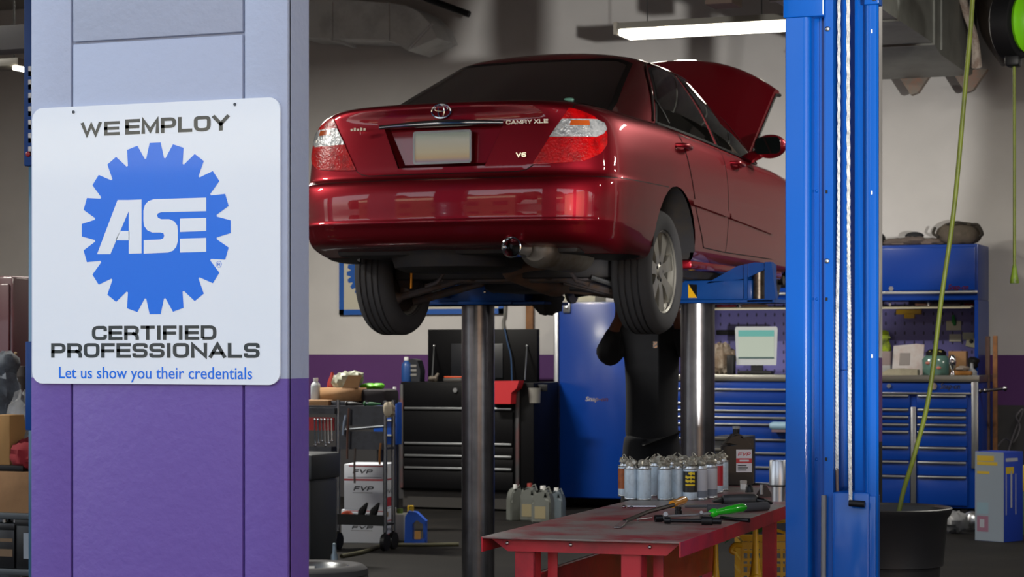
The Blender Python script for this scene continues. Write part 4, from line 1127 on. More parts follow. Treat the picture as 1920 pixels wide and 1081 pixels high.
# ---- hose reel at the ceiling ----
rp_ = atD(1900, 45, 12.2)
reel = thing('hose_reel', (rp_.x, rp_.y, rp_.z), 'black hose reel with a lime green side, hung from the ceiling', 'hose reel')
ax = Vector((.96, -.28, 0)).normalized()
MB().lathe([(0, -.07), (.10, -.07), (.17, -.065), (.19, -.05), (.195, 0), (.19, .05), (.17, .062), (.10, .062)], (0, 0, 0), ax, n=40).build('reel_drum', M_dark, reel)
MB().lathe([(.155, .06), (.165, .078), (.14, .10), (0, .11)], (0, 0, 0), ax, n=40).build('side_cover', mat('lime_green', '#6fbf12', .35), reel)
MB().box(-.035, .035, -.03, .03, .15, ZC - rp_.z).build('bracket', M_dark, reel)
MB().box(-.04, .04, -.06, .06, -.235, -.17, bev=.015).build('hose_outlet', M_dark, reel)
hp = atD(1902, 105, 12.2)
ph = thing('air_hose', atD(1902, 530, 12.2), 'thin yellow-green hose hanging straight down from the reel, with a plug at its end', 'hose')
MB().tube([atD(1901.5, 100, 12.2), atD(1902, 300, 12.2), atD(1902, 508, 12.2)], .0085, n=10).build('hose_tube', M_hose, ph, world=True)
MB().tube([atD(1902, 496, 12.2), atD(1902, 510, 12.2), atD(1902, 528, 12.2), atD(1902, 531, 12.2)], [.01, .016, .026, .024], n=14).build('hose_plug', mat('plug_green', '#6f8a1d', .5, wear='#3f4a14', wear_scale=20), ph, world=True)
# ------------------------------------------------------------------ ceiling things
fx = atD(1165, 50, 17.0); fy = fx.y; fz = fx.z - .015
lt_ = thing('ceiling_light', (fx.x + .61, fy, fz), 'lit white fluorescent strip light hanging behind the open bonnet', 'strip light')
M_tube = mat('tube_glow', '#fff6e2', .4, emit=7)
MB().prism([(-.14, -.02), (-.13, -.055), (.13, -.055), (.14, -.02), (.11, .03), (-.11, .03)], lambda u, v: (-.6, u, v), lambda u, v: (.80, u, v)).build('housing', mat('lamp_housing', '#77756e', .5), lt_)
MB().box(-.585, .79, -.145, .12, -.075, -.022, bev=.012).build('diffuser', M_tube, lt_)
MB().box(-.635, -.6, -.12, .12, -.06, .035, bev=.004).build('end_cap', mat('end_cap', '#8a857c', .5), lt_)
for x in (-.4, .5): MB().cyl((x, 0, .03), (x, 0, ZC - fz), .004, n=8).build('hanger', M_dark, lt_)
lamp('strip_light_lamp', 'AREA', (fx.x + .70, fy, fz - .09), 40, (1, .95, .84), target=(fx.x + .68, fy, 0), shape='RECTANGLE', size=1.3, size_y=.2)
M_duct = mat('galvanised', '#d0d2d0', .45, .05, wear='#b4b6b5', wear_scale=3)
dk = thing('air_duct', (-3.9, 16, 3.75), 'grey sheet metal duct running to the back wall at the upper right', 'duct')
xr = -3.26; zd = 3.75
M_duct2 = mat('galvanised_dull', '#74756f', .5, .3, wear='#63645f', wear_scale=3)
MB().box(xr - .60, xr, 11.9, 18.75, zd, zd + .72).build('duct_body', M_duct2, dk, world=True)
for yy in (13.0, 14.4, 15.6, 16.9, 17.2, 18.72):
    s_ = MB(); s_.box(xr - .615, xr + .014, yy - .02, yy + .02, zd - .014, zd + .73); s_.build('seam', M_duct2, dk, world=True)
MB().prism([(16.9, 0), (18.72, 0), (18.5, -.06), (17.2, -.05)], lambda u, v: Vector((xr - .9, u, zd + v)), lambda u, v: Vector((xr - .0, u, zd + v))).build('duct_skirt', M_duct2, dk, world=True)
for (x, s_) in ((xr - .48, 1), (xr - .02, 1)):
    MB().prism([(-.16, 0), (.14, 0), (.02, -.17), (-.04, -.19)], lambda u, v: Vector((x + u, 18.6, zd + v)), lambda u, v: Vector((x + u, 18.68, zd + v))).build('bracket', mat('bracket_rust', '#7b7268', .6, wear='#8f6a58', wear_scale=10), dk, world=True)
tp_ = thing('foil_duct', (xr + .2, 18.4, 3.8), 'dark flexible duct with torn pale insulation at the end of the metal duct', 'duct')
MB().tube([Vector((xr + .24, 18.2, 4.87)), Vector((xr + .25, 18.25, 4.35)), Vector((xr + .27, 18.3, 4.05)), Vector((xr + .36, 18.4, 3.78))], [.16, .17, .16, .10], n=18, rn=24).build('flexible_tube', mat('foil_dark', '#3d352f', .5, bump=1, bump_scale=30), tp_, world=True)
MB().tube([Vector((xr + .06, 17.9, 4.87)), Vector((xr + .02, 18.0, 4.3)), Vector((xr + .1, 18.1, 3.95)), Vector((xr + .10, 18.2, 3.72))], [.05, .035, .03, .045], n=8, rn=16).build('torn_insulation', mat('insulation', '#b9aca0', .9, wear='#8a7568', wear_scale=14), tp_, world=True)
d2 = thing('air_duct', atD(700, 40, 20), 'grey metal duct with an angled elbow near the ceiling at the upper left', 'duct')
Y2 = 18.5
def w2(px, py): 
    q_ = atY(px, py, Y2); return q_
def duct2(name, pts, dy=.5):
    mb = MB(); P = [w2(*p) for p in pts]
    mb.prism([(p.x, p.z) for p in P], lambda u, v: (u, Y2, v), lambda u, v: (u, Y2 + dy, v)); return mb.build(name, M_duct, d2, world=True)
duct2('duct_body', [(560, -8), (560, 70), (733, 74), (730, 6)])
duct2('duct_elbow', [(730, 6), (733, 74), (765, 95), (819, 71), (806, 44), (785, 22), (760, 10)])
for px in (622, 728): 
    q_ = w2(px, 40); MB().box(q_.x - .012, q_.x + .012, Y2 - .012, Y2 + .51, w2(px, 77).z, w2(px, 4).z).build('seam', M_duct, d2, world=True)
a_, b_2 = w2(767, 92), w2(812, 44)
MB().tube([a_ + Vector((0, -.01, 0)), b_2 + Vector((0, -.01, 0))], .012, n=6).build('elbow_seam', M_duct, d2, world=True)
q1, q2, q3 = atY(820, 5, 18.2), atY(880, 27, 18.2), atY(780, -10, 18.2)
hg = thing('pipe_rail', q2, 'dark metal rail sloping down from the ceiling beside the left duct', 'rail')
MB().tube([q3, q1, q2], .03, n=8).cyl(q1, (q1.x, q1.y, ZC), .006).build('rail_bar', M_dark, hg, world=True)
q1 = atD(1335, 0, 14)
bxm = thing('heater_box', q1, 'brown corner of a box hung at the ceiling above the strip light', 'box')
a = atD(1322, -30, 15); b = atD(1378, 8, 15)
MB().box(a.x, b.x, a.y, a.y + .25, b.z, ZC).build('box_body', mat('box_brown', '#54463d', .7), bxm, world=True)

# ------------------------------------------------------------------ back wall, left
M_card = mat('cardboard', '#9a7550', .85, wear='#8a6848', wear_scale=5)
yb = YB - .03
a = atY(636, 590, yb); c2 = atY(944, 590, yb); z1 = a.z + 1.05
bnr = thing('wall_banner', (a.x, yb, a.z), 'white banner with blue border and gear on the wall behind the left rear wheel', 'banner')
MB().box(a.x, c2.x, yb, yb + .02, a.z, z1, bev=.004).build('banner_panel', mat('banner_cream', '#c4bfae', .6), bnr, world=True)
fr_ = MB(); t_ = .05
fr_.box(a.x, c2.x, yb - .004, yb, a.z, a.z + t_).box(a.x, c2.x, yb - .004, yb, z1 - t_, z1).box(a.x, a.x + t_, yb - .004, yb, a.z, z1).box(c2.x - t_, c2.x, yb - .004, yb, a.z, z1)
fr_.build('border', mat('banner_blue', '#0d4f9f', .5), bnr, world=True)
gq = atY(692, 512, yb); gm = MB(); GR2 = .235
gp2 = []
for k in range(20):
    for da, rr in ((-8.3, .825), (-4.2, 1), (4.2, 1), (8.3, .825)):
        t = math.radians(90 + 18 * k + da); gp2.append((gq.x + GR2 * rr * math.cos(t), yb - .003, gq.z + GR2 * rr * math.sin(t)))
cvx = gm.bm.verts.new((gq.x, yb - .003, gq.z)); vs = [gm.bm.verts.new(p) for p in gp2]
for i in range(len(vs)): gm._f([cvx, vs[i], vs[(i + 1) % len(vs)]], False)
gm.build('gear_print', mat('banner_blue', '#0d4f9f', .5), bnr, world=True)
q = atY(993, 600, yb)
wd = thing('timber_batten', (q.x, yb, 0), 'narrow brown timber batten upright on the back wall left of the blue locker', 'batten')
MB().box(q.x - .035, q.x + .035, yb - .01, yb + .02, 0, 2.0, bev=.003).build('batten_board', mat('timber', '#80562f', .7, wear='#6a4526', wear_scale=6), wd, world=True)
wc = thing('wall_cable', atY(943, 600, yb), 'grey cable and plug hanging on the back wall beside the banner', 'cable')
MB().tube([atY(947, 560, yb), atY(946, 590, yb), atY(943, 606, yb), atY(946, 640, yb - .1)], .012, n=8, rn=14).build('cable_cord', mat('cable_grey', '#74736e', .5), wc, world=True)

# tall blue locker
LY = 18.56
l0 = atY(1040, 600, LY).x; l1 = atY(1190, 600, LY).x; lz0 = atY(1100, 934, LY).z; lz1 = atY(1100, 566, LY).z
M_lk = mat('locker_blue', '#06378c', .26, coat=.5, coat_rough=.14)
lk = thing('tool_locker', ((l0 + l1) / 2, LY, 0), 'tall glossy blue tool locker with a strip for its edge highlight, behind the standing mechanic', 'locker')
MB().box(l0, l1, LY, YB - .05, lz0, lz1, bev=.008).build('locker_body', M_lk, lk, world=True)
MB().box(l0 + .055, l1 - .01, LY - .022, LY, lz0 + .01, lz1 - .01, bev=.006).build('locker_door', M_lk, lk, world=True)
MB().box(l0 - .004, l0 + .042, LY - .018, LY + .03, lz0, lz1, bev=.008).build('edge_highlight', M_steel, lk, world=True)  # steel strip standing in for the highlight along the locker's left edge
q = atY(1065, 577, LY)
MB().box(q.x - .036, q.x + .036, LY - .04, LY - .022, q.z - .045, q.z + .045, bev=.006).box(q.x - .018, q.x + .018, LY - .05, LY - .04, q.z - .012, q.z + .012, bev=.004).build('latch', M_alu, lk, world=True)
q = atY(1099, 751, LY); q2 = atY(1141, 744, LY); bdg = MB()
font_fit(bdg, 'Snap-on', q.x, q2.x, q.z, .038, lambda x, z: (x, LY - .0235, z), bold=.02, slant=.25)
bdg.build('badge', M_chrome, lk, world=True)
for x in (l0 + .08, l1 - .08): MB().cyl((x - .03, LY + .1, .055), (x + .03, LY + .1, .055), .055, n=16).box(x - .02, x + .02, LY + .06, LY + .14, .05, lz0).build('caster', M_dark, lk, world=True)
pk = thing('paper_tray', atY(1080, 562, LY + .2), 'pale carton lying on top of the blue locker', 'carton')
MB().box(l0 + .05, l0 + .35, LY + .1, LY + .4, lz1, lz1 + .07, bev=.01).build('carton_body', mat('carton_pale', '#b7b39d', .8), pk, world=True)

# black roll cabinet with a raised lid
BY = 17.9
b0 = atY(751, 800, BY).x; b1 = atY(1001, 800, BY).x; btop = atY(860, 716, BY).z
M_blk = mat('cabinet_black', '#060608', .5, spec=.15)
tc = thing('tool_chest', ((b0 + b1) / 2, BY, 0), 'wide black tool cabinet with its lid standing open against the purple wall', 'tool cabinet')
MB().box(b0, b1, BY, BY + .62, .17, btop, bev=.01).build('chest_body', M_blk, tc, world=True)
lidx0, lidx1 = atY(797, 700, BY + .5).x, atY(1003, 700, BY + .5).x; lz = atY(860, 617, BY + .55).z
MB().box(lidx0, lidx1, BY + .56, BY + .62, btop, lz, bev=.006).build('chest_lid', M_blk, tc, world=True)
MB().box(atY(846, 700, BY + .55).x, atY(943, 700, BY + .55).x, BY + .545, BY + .56, btop + .03, btop + .34, bev=.004).build('lid_tray', mat('lid_tray', '#15171c', .4), tc, world=True)
for px in (810, 984):
    A_, B_ = atY(px, 712, BY + .3), atY(px + 4, 648, BY + .55)
    MB().tube([A_, B_], .006, n=6).ball(B_, .014, n=8).build('gas_strut', M_alu, tc, world=True)
MB().box(b0, b1, BY + .05, BY + .62, 0.02, .17).build('base', mat('cabinet_base', '#2a2826', .6), tc, world=True)
ys = [766, 834, 857, 880, 917]
dz = [(720, 768), (771, 834), (837, 857), (860, 880), (883, 916)]
for i, (ya, yb_) in enumerate(dz):
    za, zb2 = atY(860, ya, BY).z, atY(860, yb_, BY).z
    dr_ = MB().box(b0 + .035, b1 - .19, BY - .018, BY, zb2, za, bev=.004).build('drawer', M_blk, tc, world=True)
    if i < 4: MB().box(b0 + .05, b1 - .2, BY - .034, BY - .018, zb2 + .002, zb2 + .022, bev=.004).build('drawer_pull', M_alu, dr_, world=True)
for x in (b0 + .005, b1 - .16): MB().box(x, x + .03, BY - .03, BY, .19, btop - .02, bev=.004).build('corner_strip', mat('strip_grey', '#3b3a3c', .5, wear='#5a3030', wear_scale=4), tc, world=True)
q = atY(856, 731, BY); MB().cyl((q.x, BY - .035, q.z), (q.x, BY - .018, q.z), .02, n=16).build('lock', M_alu, tc, world=True)
# things on and around the cabinet
def bottle(name, p, h, r, m_, label, cat='bottle', capm=None, group=None):
    t = thing(name, p, label, cat, group)
    MB().lathe([(0, 0), (r * .95, 0), (r, .006), (r, h * .62), (r * .85, h * .74), (r * .4, h * .84), (r * .4, h * .9)], n=24).build('bottle_body', m_, t)
    MB().lathe([(r * .48, h * .86), (r * .48, h), (0, h)], n=18).build('bottle_cap', capm or M_white, t)
    return t
q = atY(762, 716, BY + .2); bottle('spray_bottle', (q.x, BY + .2, btop), .22, .045, mat('bottle_blue', '#20457f', .4), 'blue spray bottle at the left end of the black cabinet top')
q = atY(777, 716, BY + .25)
sp_ = thing('speaker', (q.x, BY + .25, btop), 'dark rounded battery radio on the black cabinet beside the blue bottle', 'radio')
MB().prism([(-.075, 0), (.075, 0), (.08, .10), (.05, .19), (0, .205), (-.05, .19), (-.08, .10)], lambda u, v: (u, -.05, v), lambda u, v: (u, .06, v)).build('case', mat('radio_case', '#1a1d24', .4), sp_)
for z in (.06, .10, .14): MB().box(-.035, .045, -.056, -.05, z - .012, z + .01, bev=.002).build('dial', mat('radio_dial', '#6c6b68', .5), sp_)
q = atY(812, 715, BY + .15); gl = thing('glove', (q.x, BY + .15, btop), 'grey work glove lying on the black cabinet top', 'glove')
MB().ball((0, 0, .025), .045, n=14, squash=(1, 1, .55), lump=.2, seed=5).tube([(.02, 0, .03), (.05, 0, .075)], [.018, .012], n=8).build('glove_body', mat('glove_grey', '#6a6258', .9), gl)
q = atY(852, 706, BY + .2); rt_ = thing('orange_tray', (q.x, BY + .2, btop), 'low grey tray with an orange rim on the black cabinet top', 'tray')
MB().box(-.09, .09, -.05, .05, 0, .035, bev=.01).build('tray_body', mat('tray_grey', '#3b3836', .6), rt_); MB().box(-.085, .085, -.04, .04, .035, .05, bev=.005).build('tray_rim', mat('tray_orange', '#b3441d', .5), rt_)
rb0 = atY(921, 714, BY - .12); rb1 = atY(975, 757, BY - .12)
rbn = thing('parts_bin', ((rb0.x + rb1.x) / 2, BY - .12, rb1.z), 'red plastic parts bin hung on the right front of the black cabinet', 'parts bin')
MB().prism([(rb0.x, rb0.z), (rb1.x, rb0.z + .005), (rb1.x - .02, rb0.z - .06), (rb1.x - .07, rb0.z - .10), (rb1.x - .075, rb1.z), (rb0.x, rb1.z)], lambda u, v: Vector((u, BY - .15, v)), lambda u, v: Vector((u, BY - .021, v))).build('bin_body', mat('bin_red', '#b01f26', .45), rbn, world=True)
q0 = atY(973, 725, BY - .0); q1 = atY(993, 755, BY)
cup = thing('plastic_pot', (q1.x + .02, BY + .05, q1.z), 'grey plastic pot hung at the right side of the black cabinet', 'pot')
MB().lathe([(0, 0), (.055, 0), (.06, .13), (.054, .13), (.05, .01), (0, .01)], n=24).build('pot_body', mat('pot_grey', '#77756f', .6), cup)
MB().box(-.03, .11, .04, .06, .10, .16, bev=.005).build('pot_hanger', M_dark, cup)
wc2 = thing('cable', atY(945, 650, BY + .5), 'blue cable drooping across the open black lid', 'cable')
MB().tube([atY(946, 615, BY + .54), atY(951, 640, BY + .53), atY(958, 670, BY + .52), atY(960, 715, BY + .5)], .006, n=6, rn=16).build('cable_cord', mat('cable_blue', '#1d3f66', .5), wc2, world=True)
# jugs on the floor left of the locker
def jug(px, py, D, w, h, m_, label, rz=0, lab=None):
    q = atD(px, py, D); t = thing('jug', (q.x, q.y, 0), label, 'jug', 'pale jugs on the floor', rz=rz)
    mb = MB().prism([(-w / 2, 0), (w / 2, 0), (w / 2, h * .62), (w * .34, h * .86), (w * .12, h * .9), (-w * .12, h * .9), (-w * .36, h * .82), (-w / 2, h * .6)], lambda u, v: (u, -w * .32, v), lambda u, v: (u, w * .32, v))
    bmesh.ops.bevel(mb.bm, geom=mb.bm.edges[:], offset=w * .06, segments=2, affect='EDGES')
    mb.build('jug_body', m_, t)
    MB().cyl((0, 0, h * .88), (0, 0, h), w * .13, n=16).build('jug_cap', M_white if lab != 1 else mat('cap_red', '#8f3a33', .5), t)
    MB().tube([(w * .1, 0, h * .9), (w * .3, 0, h * .97), (w * .42, 0, h * .8)], w * .05, n=8).build('jug_handle', m_, t)
    if lab is not None:
        MB().box(-w * .3, w * .25, -w * .33, -w * .322, h * .12, h * .45).build('jug_label', mat('jug_label', '#7d7458', .6) , t)
    return t
M_jug = mat('jug_milky', '#5c5f5b', .45, wear='#4f514a', wear_scale=6)
jug(966, 975, 18.3, .13, .30, M_jug, 'pale plastic jug seen end-on, leftmost of those before the blue locker', rz=.9)
jug(993, 974, 18.3, .16, .31, M_jug, 'pale plastic jug in the middle of those before the blue locker', lab=1)
jug(1018, 975, 18.1, .17, .30, M_jug, 'pale plastic jug with a label in front of the locker corner', lab=0)
jug(1043, 970, 18.5, .14, .26, mat('jug_bluish', '#525c63', .45), 'bluish jug at the foot of the blue locker')

# ------------------------------------------------------------------ the mechanic under the car
pD2 = 13.9; pp = atD(1222, 1000, pD2); pp.z = 0
per = thing('person', pp, 'person in dark work clothes standing under the car behind the right rear wheel, arms raised', 'person', rz=PSI)
def skin(name, verts, edges, mats_, parent, root=0, sub=2):
    me = bpy.data.meshes.new(name); me.from_pydata([v[:3] for v in verts], edges, [])
    for m_ in (mats_ if isinstance(mats_, list) else [mats_]): me.materials.append(m_)
    o = bpy.data.objects.new(name, me); COL.objects.link(o); o.parent = parent
    md = o.modifiers.new('skin', 'SKIN'); md.use_smooth_shade = True
    for i, v in enumerate(verts):
        sv = me.skin_vertices[0].data[i]; r = v[3]; sv.radius = r if isinstance(r, tuple) else (r, r); sv.use_root = (i == root)
    s2 = o.modifiers.new('subdivision', 'SUBSURF'); s2.levels = sub; s2.render_levels = sub
    return o
M_skin = mat('skin', '#6f4330', .55); M_jack = mat('jacket', '#15161a', .9, wear='#101116', wear_scale=8); M_trs = mat('trousers', '#0f1016', .9)
# body: spine, head, arms (to the wrists), legs; x is the photo's right, -y faces the viewer
V = [(0, 0, .94, (.12, .08)), (0, 0, 1.12, (.13, .09)), (0, .0, 1.32, (.165, .105)), (0, .0, 1.48, (.12, .085)), (0, -.01, 1.55, (.05, .05)), (0, -.02, 1.60, (.065, .075)), (0, -.03, 1.67, (.078, .095)), (0, -.02, 1.73, (.06, .075)),
     (-.18, 0, 1.50, .058), (-.285, -.05, 1.36, .048), (-.245, -.16, 1.53, .038), (-.215, -.19, 1.60, .03),
     (.18, 0, 1.50, .058), (.22, -.10, 1.39, .048), (.16, -.24, 1.54, .038), (.13, -.27, 1.62, .03),
     (-.09, 0, .86, .088), (-.11, .0, .49, .06), (-.12, .03, .09, .042), (-.13, -.08, .04, .038),
     (.09, 0, .86, .088), (.11, -.01, .49, .06), (.12, .02, .09, .042), (.13, -.09, .04, .038)]
E_ = [(0, 1), (1, 2), (2, 3), (3, 4), (4, 5), (5, 6), (6, 7), (3, 8), (8, 9), (9, 10), (10, 11), (3, 12), (12, 13), (13, 14), (14, 15), (0, 16), (16, 17), (17, 18), (18, 19), (0, 20), (20, 21), (21, 22), (22, 23)]
# hands: palm, four fingers of different lengths and a thumb leaving the palm's side
def hand(w, s_):
    i0 = len(V); wx, wy, wz = w
    V.append((wx, wy - .02, wz + .045, (.026, .016))); E_.append(((11 if s_ < 0 else 15), i0))
    V.append((wx, wy - .03, wz + .085, (.03, .015))); E_.append((i0, i0 + 1))
    for k, (dx, L) in enumerate(((-.027, .065), (-.009, .078), (.010, .072), (.028, .055))):
        j = len(V); V.append((wx + dx, wy - .045, wz + .105 + L * .45, .0085)); V.append((wx + dx, wy - .075, wz + .105 + L * .75, .0075)); E_.extend([(i0 + 1, j), (j, j + 1)])
    j = len(V); V.append((wx + .038 * -s_, wy - .04, wz + .07, .010)); V.append((wx + .05 * -s_, wy - .06, wz + .10, .0085)); E_.extend([(i0, j), (j, j + 1)])
hand((-.215, -.19, 1.60), -1); hand((.13, -.27, 1.62), 1)
bod = skin('body', V, E_, M_skin, per)
J = [(0, 0, .76, (.19, .14)), (0, 0, .95, (.178, .13)), (0, 0, 1.14, (.178, .128)), (0, 0, 1.32, (.19, .132)), (0, 0, 1.48, (.17, .112)), (0, -.005, 1.56, (.08, .075)),
     (-.19, 0, 1.49, .10), (-.290, -.05, 1.355, .095), (-.255, -.14, 1.485, .056), (-.232, -.172, 1.545, .046), (.19, 0, 1.49, .085), (.225, -.10, 1.385, .075), (.17, -.22, 1.49, .054), (.145, -.255, 1.56, .045)]
JE = [(0, 1), (1, 2), (2, 3), (3, 4), (4, 5), (4, 6), (6, 7), (7, 8), (8, 9), (4, 10), (10, 11), (11, 12), (12, 13)]
jk = skin('jacket', J, JE, M_jack, per)
TR_ = [(0, 0, 1.0, (.175, .128)), (-.075, 0, .80, .12), (-.112, 0, .49, .09), (-.12, .025, .10, .075), (.075, 0, .80, .12), (.112, -.01, .49, .09), (.12, .015, .10, .075)]
skin('trousers', TR_, [(0, 1), (1, 2), (2, 3), (0, 4), (4, 5), (5, 6)], M_trs, per)
for s_ in (-1, 1): MB().tube([(s_ * .12, .07, .05), (s_ * .122, .0, .055), (s_ * .128, -.10, .045), (s_ * .13, -.17, .035)], [.045, .052, .048, .03], n=12).box(s_ * .125 - .048, s_ * .125 + .048, -.19, .10, 0, .022, bev=.008).build('boot', M_dark, per)
MB().ball((0, -.01, 1.705), .105, n=20, squash=(.85, 1.0, .85)).build('hair', mat('hair', '#0d0b0a', .8), per)
fc = MB().ball((0, -.122, 1.645), .014, n=10, squash=(.8, 1, 1.2)); fc.build('nose', M_skin, per)
ey = MB().ball((-.03, -.105, 1.672), .011, n=10).ball((.03, -.105, 1.672), .011, n=10); ey.build('eyes', M_white, per)
MB().ball((0, -.108, 1.60), .02, n=10, squash=(1.1, .5, .3)).build('mouth', mat('lips', '#5a2d26', .5), per)
for s_ in (-1, 1): MB().ball((s_ * .082, -.02, 1.655), .026, n=10, squash=(.4, .8, 1.2)).build('ear', M_skin, per)
bg_ = MB(); q = Vector((.012, -.135, 1.44)); 
bg_.box(q.x - .013, q.x + .013, q.y - .006, q.y + .01, q.z - .02, q.z + .02); bg_.build('badge', mat('badge_amber', '#a8661c', .5, wear='#2c2a28', wear_scale=60, wear_lo=.4, wear_hi=.5), per)

# ------------------------------------------------------------------ service cart, left
KY = 14.1
M_ck = mat('cart_chrome', '#83888f', .25, .9)
c0 = atY(634, 900, KY).x; c1 = atY(722, 900, KY).x; ctz = atY(680, 758, KY).z
crt2 = thing('tool_cart', ((c0 + c1) / 2, KY, 0), 'chrome-posted grey service cart loaded with hand tools, left of the black cabinet', 'service cart')
for x, y in ((c0, KY), (c1, KY), (c0 - .45, KY + .16), (c1 - .01, KY + .16)):
    MB().cyl((x, y, .13), (x, y, ctz + .03), .015, n=14).build('post', M_ck, crt2, world=True)
    MB().cyl((x - .015, y, .06), (x + .015, y, .06), .06, n=20).cyl((x, y, .06), (x, y, .14), .012, n=8).build('caster', M_dark, crt2, world=True)
M_shf = mat('cart_shelf', '#3c3f47', .5, .3, wear='#2e2f34', wear_scale=7)
MB().box(c0 - .46, c1, KY, KY + .17, ctz - .03, ctz - .01).box(c0, c1, KY - .008, KY, ctz - .15, ctz - .012).build('top_shelf', M_shf, crt2, world=True)
MB().box(c0, c1, KY - .008, KY, atY(680, 842, KY).z, atY(680, 808, KY).z).box(c0, c1, KY, KY + .17, atY(680, 842, KY).z, atY(680, 838, KY).z).build('middle_shelf', M_shf, crt2, world=True)
z_ = atY(680, 803, KY).z; MB().tube([(c0 + .05, KY - .02, z_ - .01), (c1, KY - .02, z_ + .02)], .01, n=8).build('rail', M_ck, crt2, world=True)
zl0, zl1 = atY(680, 984, KY).z, atY(680, 968, KY).z
MB().box(c0, c1, KY - .01, KY + .17, zl0, zl0 + .012).box(c0, c1, KY - .015, KY - .005, zl0, zl1 + .015).build('bottom_tray', M_dark, crt2, world=True)
# red tray of hanging wrenches at the cart's left end
r0 = atY(578, 783, KY); r1 = atY(628, 783, KY)
wr = thing('wrench_rack', (r0.x, KY - .02, atY(600, 810, KY).z), 'red and black rack at the left end of the cart', 'wrench rack')
MB().box(r0.x, r1.x, KY - .02, KY, atY(600, 806, KY).z, atY(600, 782, KY).z).build('red_panel', mat('rack_red', '#9c1d22', .5), wr, world=True)
MB().box(r0.x - .1, r1.x + .02, KY - .05, KY - .01, atY(600, 775, KY).z, atY(600, 764, KY).z).build('top_bar', M_shf, wr, world=True); MB().box(r0.x - .02, r1.x, KY - .06, KY + .02, atY(600, 845, KY).z, atY(600, 836, KY).z).build('rack_frame', M_shf, wr, world=True)
for i in range(6):
    px = 590 + i * 6.3; A_ = atY(px, 786, KY - .05); B_ = atY(px + 1, 834 - (4 * (i % 3)), KY - .05)
    t = thing('combination_wrench', B_, ['chrome wrench hanging first from the left in the red rack', 'chrome wrench hanging second from the left in the red rack', 'chrome wrench hanging third from the left in the red rack', 'chrome wrench hanging fourth from the left in the red rack', 'bright chrome wrench hanging fifth from the left in the red rack', 'bright chrome wrench hanging at the right end of the red rack'][i], 'wrench', 'wrenches in the red rack')
    MB().tube([A_, B_], .0065, n=8).ball(A_, .012, n=8, squash=(1, .5, 1)).ball(B_, .012, n=8, squash=(1, .5, 1)).build('wrench_body', M_chrome, t, world=True)
# clutter on top of the cart
ct2 = ctz - .01
def onct(px, dy=.2): q = atY(px, 760, KY + dy); return Vector((q.x, KY + dy, ct2))
bottle('plastic_bottle', atY(592, 750, KY + .15).lerp(atY(592, 750, KY + .15), 0) , .16, .036, mat('bottle_white', '#b9bfc4', .4), 'white plastic bottle standing at the left end of the cart top')
q = atY(602, 766, KY + .1)
MB_ = thing('wooden_block', (q.x, KY + .1, atY(600, 764, KY).z), 'tan block lying under the white bottle on the cart', 'block')
MB().box(-.10, .09, -.06, .12, 0, .055, bev=.012).build('block_body', mat('tan_block', '#8b6a49', .8), MB_)
q = onct(648, .22); cbx = thing('cardboard_box', (q.x, q.y, ct2), 'open cardboard box with flaps on the top of the cart', 'cardboard box')
MB().box(-.155, .145, -.10, .16, .03, .125).prism([(.02, .12), (.145, .12), (.175, .215), (.07, .215)], lambda u, v: (u, -.10, v), lambda u, v: (u, -.094, v)).build('box_body', M_card, cbx)
MB().box(-.14, .12, -.14, .15, 0, .03, bev=.006).build('box_base', M_shf, cbx)
q = onct(652, .25); bg2 = thing('plastic_bag', (q.x, q.y, ct2 + .11), 'crumpled pale bag stuffed in the open cardboard box on the cart', 'bag')
MB().ball((-.01, 0, .05), .10, n=20, squash=(1, .8, .75), lump=.22, seed=2).ball((.07, 0, .08), .055, n=14, lump=.25, seed=4).build('bag_film', mat('bag_pale', '#8f927f', .5, wear='#b3b3a9', wear_scale=12), bg2)
q = onct(623, .3); rf_ = thing('red_funnel', (q.x, q.y, ct2 + .1), 'small red plastic spout standing behind the cardboard box on the cart', 'spout')
MB().lathe([(.04, 0), (.035, .06), (.012, .12), (.008, .135)], n=16).build('spout_cone', mat('spout_red', '#9d2b22', .5), rf_)
q = onct(700, .3); dk2 = thing('tool_bag', (q.x, q.y, ct2), 'dark soft bag on the right end of the cart top', 'bag')
MB().box(-.14, .15, -.12, .14, 0, .115, bev=.035).build('bag_body', mat('bag_dark', '#231f24', .9), dk2)
q = onct(693, .3); gg = thing('green_glove', (q.x, q.y, ct2 + .115), 'bright green rubber glove on the dark bag on the cart', 'glove')
MB().ball((0, 0, .018), .07, n=18, squash=(1.1, .6, .32), lump=.15, seed=9).ball((.07, 0, .02), .045, n=12, squash=(1.1, .7, .5), lump=.1, seed=8).build('glove_body', mat('glove_green', '#5fb81f', .5), gg)
q = atY(722, 765, KY - .02); rg2 = thing('rag', q, 'pale rag hung over the right front post of the cart', 'rag')
MB().ball((.03, 0, -.01), .06, n=16, squash=(.75, .4, .9), lump=.2, seed=6).build('rag_cloth', mat('rag_pale', '#a39a88', .9), rg2)
